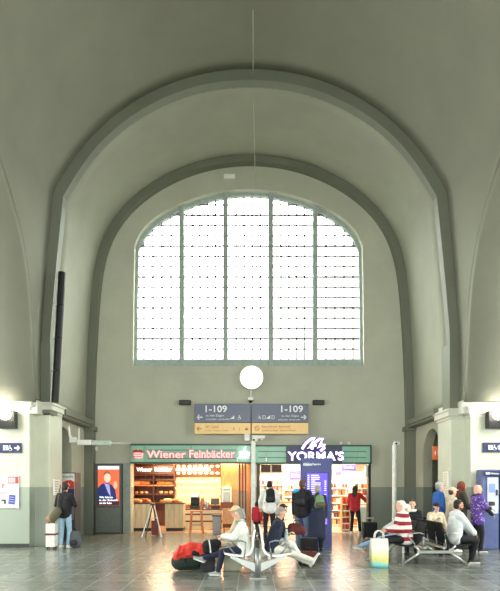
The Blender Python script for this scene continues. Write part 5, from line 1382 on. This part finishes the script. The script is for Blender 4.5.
# bag pile left of the white bench
d = 10.35
t = thing('duffel_bag', (X(193, d), d, 0), 'big dark green and black duffel bag on the floor left of the white bench', 'bag')
b = MB(); b.rc((X(180, d), d, .17), (X(206, d), d+.05, .18), .17, .18); b.rc((X(184, d), d, .26), (X(204, d), d, .27), .12, .12); b.build('bag', fabric('dark green cloth', (34, 52, 46)), t, remesh=.018)
MB().cyl((X(176.2, d), d, .17), (X(178, d), d, .17), .15, 20).build('end_panel', BLK_F, t)
MB().tube([(X(186, d), d-.15, .24), (X(187, d), d-.2, .12), (X(200, d), d-.2, .12), (X(201, d), d-.15, .24)], .016).build('handle', BLK, t, smooth=True)
RDJ = fabric('coral red shell', (216, 62, 50))
t = thing('rain_jacket', (X(193, d), d, .36), 'coral red jacket heaped on top of the dark green duffel bag', 'jacket')
b = MB(); random.seed(11)
P_ = [(178, .27, .09), (182, .37, .10), (187, .43, .09), (192, .46, .10), (197, .45, .09), (202, .44, .10), (206, .40, .09), (181, .30, .09), (199, .38, .1), (190, .38, .11)]
for (px, z, r), (p2, z2, r2) in zip(P_, P_[1:]): b.rc((X(px, d), d-.08+random.uniform(-.05, .05), z), (X(p2, d), d-.06+random.uniform(-.05, .05), z2), r, r2)
for k in range(7): b.rc((X(179+k*4, d), d-.17, .34+.03*math.sin(k*2)), (X(181+k*4, d), d-.12, .48), .035, .025)
b.build('jacket', RDJ, t, remesh=.014, sm=4)
b = MB(); b.rc((X(195, d), d-.19, .36), (X(198.5, d), d-.2, .34), .05, .04); b.build('dark_lining', BLK_F, t, remesh=.012)
d = 10.05
t = thing('handbag', (X(212, d), d, .40), 'black handbag with a pale strap resting between the red jacket and the white jumper', 'bag')
b = MB(); b.rc((X(207.5, d), d+.1, .50), (X(216, d), d+.1, .53), .11, .10); b.rc((X(207, d), d+.1, .42), (X(214, d), d+.1, .42), .09, .09); b.build('bag', BLK_F, t, remesh=.014)
MB().tube([(X(209, d), d-.01, .62), (X(210.2, d), d-.02, .5), (X(210.8, d), d-.02, .38)], .012).build('strap', WHT, t)
d = 10.15
tag(MB().box(X(206, d)-.1, X(214, d), d-.05, d+.3, 0, .34, .03).build('soft_crate', fabric('charcoal cloth', (44, 46, 50))), 'dark soft box on the floor under the black handbag', 'box')
# pale box under the seat
d = 10.5
t = thing('storage_box', (X(232.5, d), d, 0), 'pale grey-beige box on the floor under the left white seats', 'box')
MB().box(X(224, d), X(241.5, d), d-.2, d+.2, 0, .26, .02).build('box', mat('pale grey beige card', (176, 172, 152), .7), t)
MB().box(X(223.5, d), X(242, d), d-.21, d+.21, .26, .30, .01).build('lid', mat('pale lid', (196, 192, 172), .7), t)
# dark red bag on the lap of the dark-coated person
d = 10.85
t = thing('lap_bag', (bx+.8, 10.95, .62), 'maroon bag on the knees of the person in the dark coat', 'bag')
b = MB(); b.rc((bx+.68, 10.9, .72), (bx+.92, 10.9, .72), .085, .085); b.rc((bx+.70, 10.9, .80), (bx+.86, 10.9, .82), .075, .06); b.build('bag', BRN, t, remesh=.014)
MB().tube([(bx+.72, 10.83, .84), (bx+.75, 10.8, .93), (bx+.85, 10.8, .93), (bx+.88, 10.83, .84)], .01).build('handle', BLK, t)
# carrier bag by the black bench
m, nt, bsd = nodes_of('white yellow cyan carrier')
tc = nt.nodes.new('ShaderNodeTexCoord'); sp = nt.nodes.new('ShaderNodeSeparateXYZ'); nt.links.new(tc.outputs['Object'], sp.inputs[0])
nz = nt.nodes.new('ShaderNodeTexNoise'); nz.inputs['Scale'].default_value = 6; nt.links.new(tc.outputs['Object'], nz.inputs['Vector'])
rp = nt.nodes.new('ShaderNodeValToRGB'); nt.links.new(mathn(nt, 'ADD', mathn(nt, 'MULTIPLY', sp.outputs['Z'], 1.4), mathn(nt, 'MULTIPLY', nz.outputs['Fac'], .25)), rp.inputs['Fac'])
e = rp.color_ramp.elements; e[0].position = .12; e[0].color = (*lin((96, 206, 216)), 1); e[1].position = .30; e[1].color = (*lin((232, 226, 130)), 1)
e2 = rp.color_ramp.elements.new(.24); e2.color = (*lin((150, 222, 214)), 1); e3 = rp.color_ramp.elements.new(.62); e3.color = (*lin((240, 240, 226)), 1)
nt.links.new(rp.outputs['Color'], bsd.inputs['Base Color']); bsd.inputs['Roughness'].default_value = .45
d = 10.85
x0, x1 = X(370.5, d), X(387.5, d); zt_ = Z(538.5, d)
t = thing('carrier_bag', ((x0+x1)/2, d, 0), 'white, yellow and turquoise carrier bag standing before the striped jumper', 'bag')
b = MB(); w_ = (x1-x0)/2; cx = (x0+x1)/2
R = []
for z, fx, fy_ in ((0, .86, .09), (.03, .93, .11), (.2, .98, .11), (.4, 1.0, .09), (zt_-.03, .97, .06), (zt_, .98, .05)):
    R.append([b.bm.verts.new((cx+w_*fx*sx, d+fy_*sy+random.uniform(-.006, .006), z)) for sx, sy in ((-1, -1), (-.4, -1.12), (.3, -1.05), (1, -1), (1, 1), (.3, 1.1), (-.4, 1.05), (-1, 1))])
for r, q in zip(R, R[1:]):
    for k in range(8): b.bm.faces.new((r[k], r[(k+1) % 8], q[(k+1) % 8], q[k]))
b.bm.faces.new(R[0][::-1]); b.build('bag', m, t)
for q in (-1, 1): MB().tube(catmull([(cx-.09, d+q*.05, zt_-.03), (cx-.08, d+q*.05, zt_+.10), (cx, d+q*.05, zt_+.16), (cx+.08, d+q*.05, zt_+.10), (cx+.09, d+q*.05, zt_-.03)], 4), .009, 6).build('handle', WHT, t, smooth=True)
# ================================================================ CAMERA, LIGHT
cam = bpy.data.cameras.new('camera'); co = bpy.data.objects.new('camera', cam); COL.objects.link(co); SC.camera = co
co.location = (0, 0, HE); co.rotation_euler = (math.pi/2, 0, 0)
cam.sensor_width = 36; cam.sensor_fit = 'AUTO'; cam.lens = 36*F/591; cam.shift_y = (HZ-295.5)/591; cam.clip_end = 200
w = bpy.data.worlds.new('overcast sky'); SC.world = w; w.use_nodes = True
nt = w.node_tree; bg = nt.nodes['Background']
tc = nt.nodes.new('ShaderNodeTexCoord'); sp = nt.nodes.new('ShaderNodeSeparateXYZ'); nt.links.new(tc.outputs['Generated'], sp.inputs[0])
# overcast sky, brighter towards the zenith, with the sun glowing through the cloud ahead; unseen rear and side sky boosted as fill
sv = Vector((-45/F, 1, 247/F)).normalized()
nm = nt.nodes.new('ShaderNodeVectorMath'); nm.operation = 'NORMALIZE'; nt.links.new(tc.outputs['Generated'], nm.inputs[0])
dt = nt.nodes.new('ShaderNodeVectorMath'); dt.operation = 'DOT_PRODUCT'; nt.links.new(nm.outputs[0], dt.inputs[0]); dt.inputs[1].default_value = sv
glow = mathn(nt, 'POWER', mathn(nt, 'MAXIMUM', dt.outputs['Value'], 0), 60)
zz = mathn(nt, 'POWER', mathn(nt, 'MAXIMUM', mathn(nt, 'SUBTRACT', sp.outputs['Z'], .25), 0), 1.5)
base = mathn(nt, 'ADD', mathn(nt, 'MINIMUM', mathn(nt, 'MULTIPLY', zz, 60), 8), .95)
base = mathn(nt, 'MULTIPLY_ADD', mathn(nt, 'MAXIMUM', mathn(nt, 'MULTIPLY', sp.outputs['Y'], -1), 0), 7.5, base)  # rear sky raised out of view to brighten camera-facing walls
base = mathn(nt, 'MULTIPLY_ADD', mathn(nt, 'POWER', mathn(nt, 'ABSOLUTE', sp.outputs['X']), 4), 10.0, base)  # extra sky brightness left and right, added to light the aisles
side = mathn(nt, 'MULTIPLY', mathn(nt, 'MULTIPLY', mathn(nt, 'ABSOLUTE', sp.outputs['X']), mathn(nt, 'MAXIMUM', sp.outputs['Y'], 0)), 2)
base = mathn(nt, 'MULTIPLY_ADD', mathn(nt, 'MULTIPLY', mathn(nt, 'POWER', side, 3), mathn(nt, 'MAXIMUM', mathn(nt, 'MULTIPLY_ADD', sp.outputs['Z'], 3, -.5), 0)), 85.0, base)  # bright side lobes added outside the view to light the bay walls
nt.links.new(mathn(nt, 'MULTIPLY_ADD', glow, 26.0, base), bg.inputs['Strength']); bg.inputs['Color'].default_value = (.97, 1, .96, 1)
def portal(loc, rot, sx, sy):
    l = bpy.data.lights.new('portal', 'AREA'); l.shape = 'RECTANGLE'; l.size = sx; l.size_y = sy; l.cycles.is_portal = True
    o = bpy.data.objects.new('portal', l); COL.objects.link(o); o.location = loc; o.rotation_euler = rot
portal((BC, WD+.25, 8.6), (-math.pi/2, 0, 0), 8.2, 6.6)
portal((0, -8.3, 3.9), (math.pi/2, 0, 0), 8.8, 7.4)
portal((-12.7, 8.8, 5.4), (0, -math.pi/2, 0), 6.2, 7.4)
portal((12.7, 8.8, 5.4), (0, math.pi/2, 0), 6.2, 7.4)
vs = SC.view_settings; vs.view_transform = 'Standard'; vs.look = 'None'; vs.gamma = 1; vs.use_curve_mapping = False; vs.exposure = .42
SC.display_settings.display_device = 'sRGB'
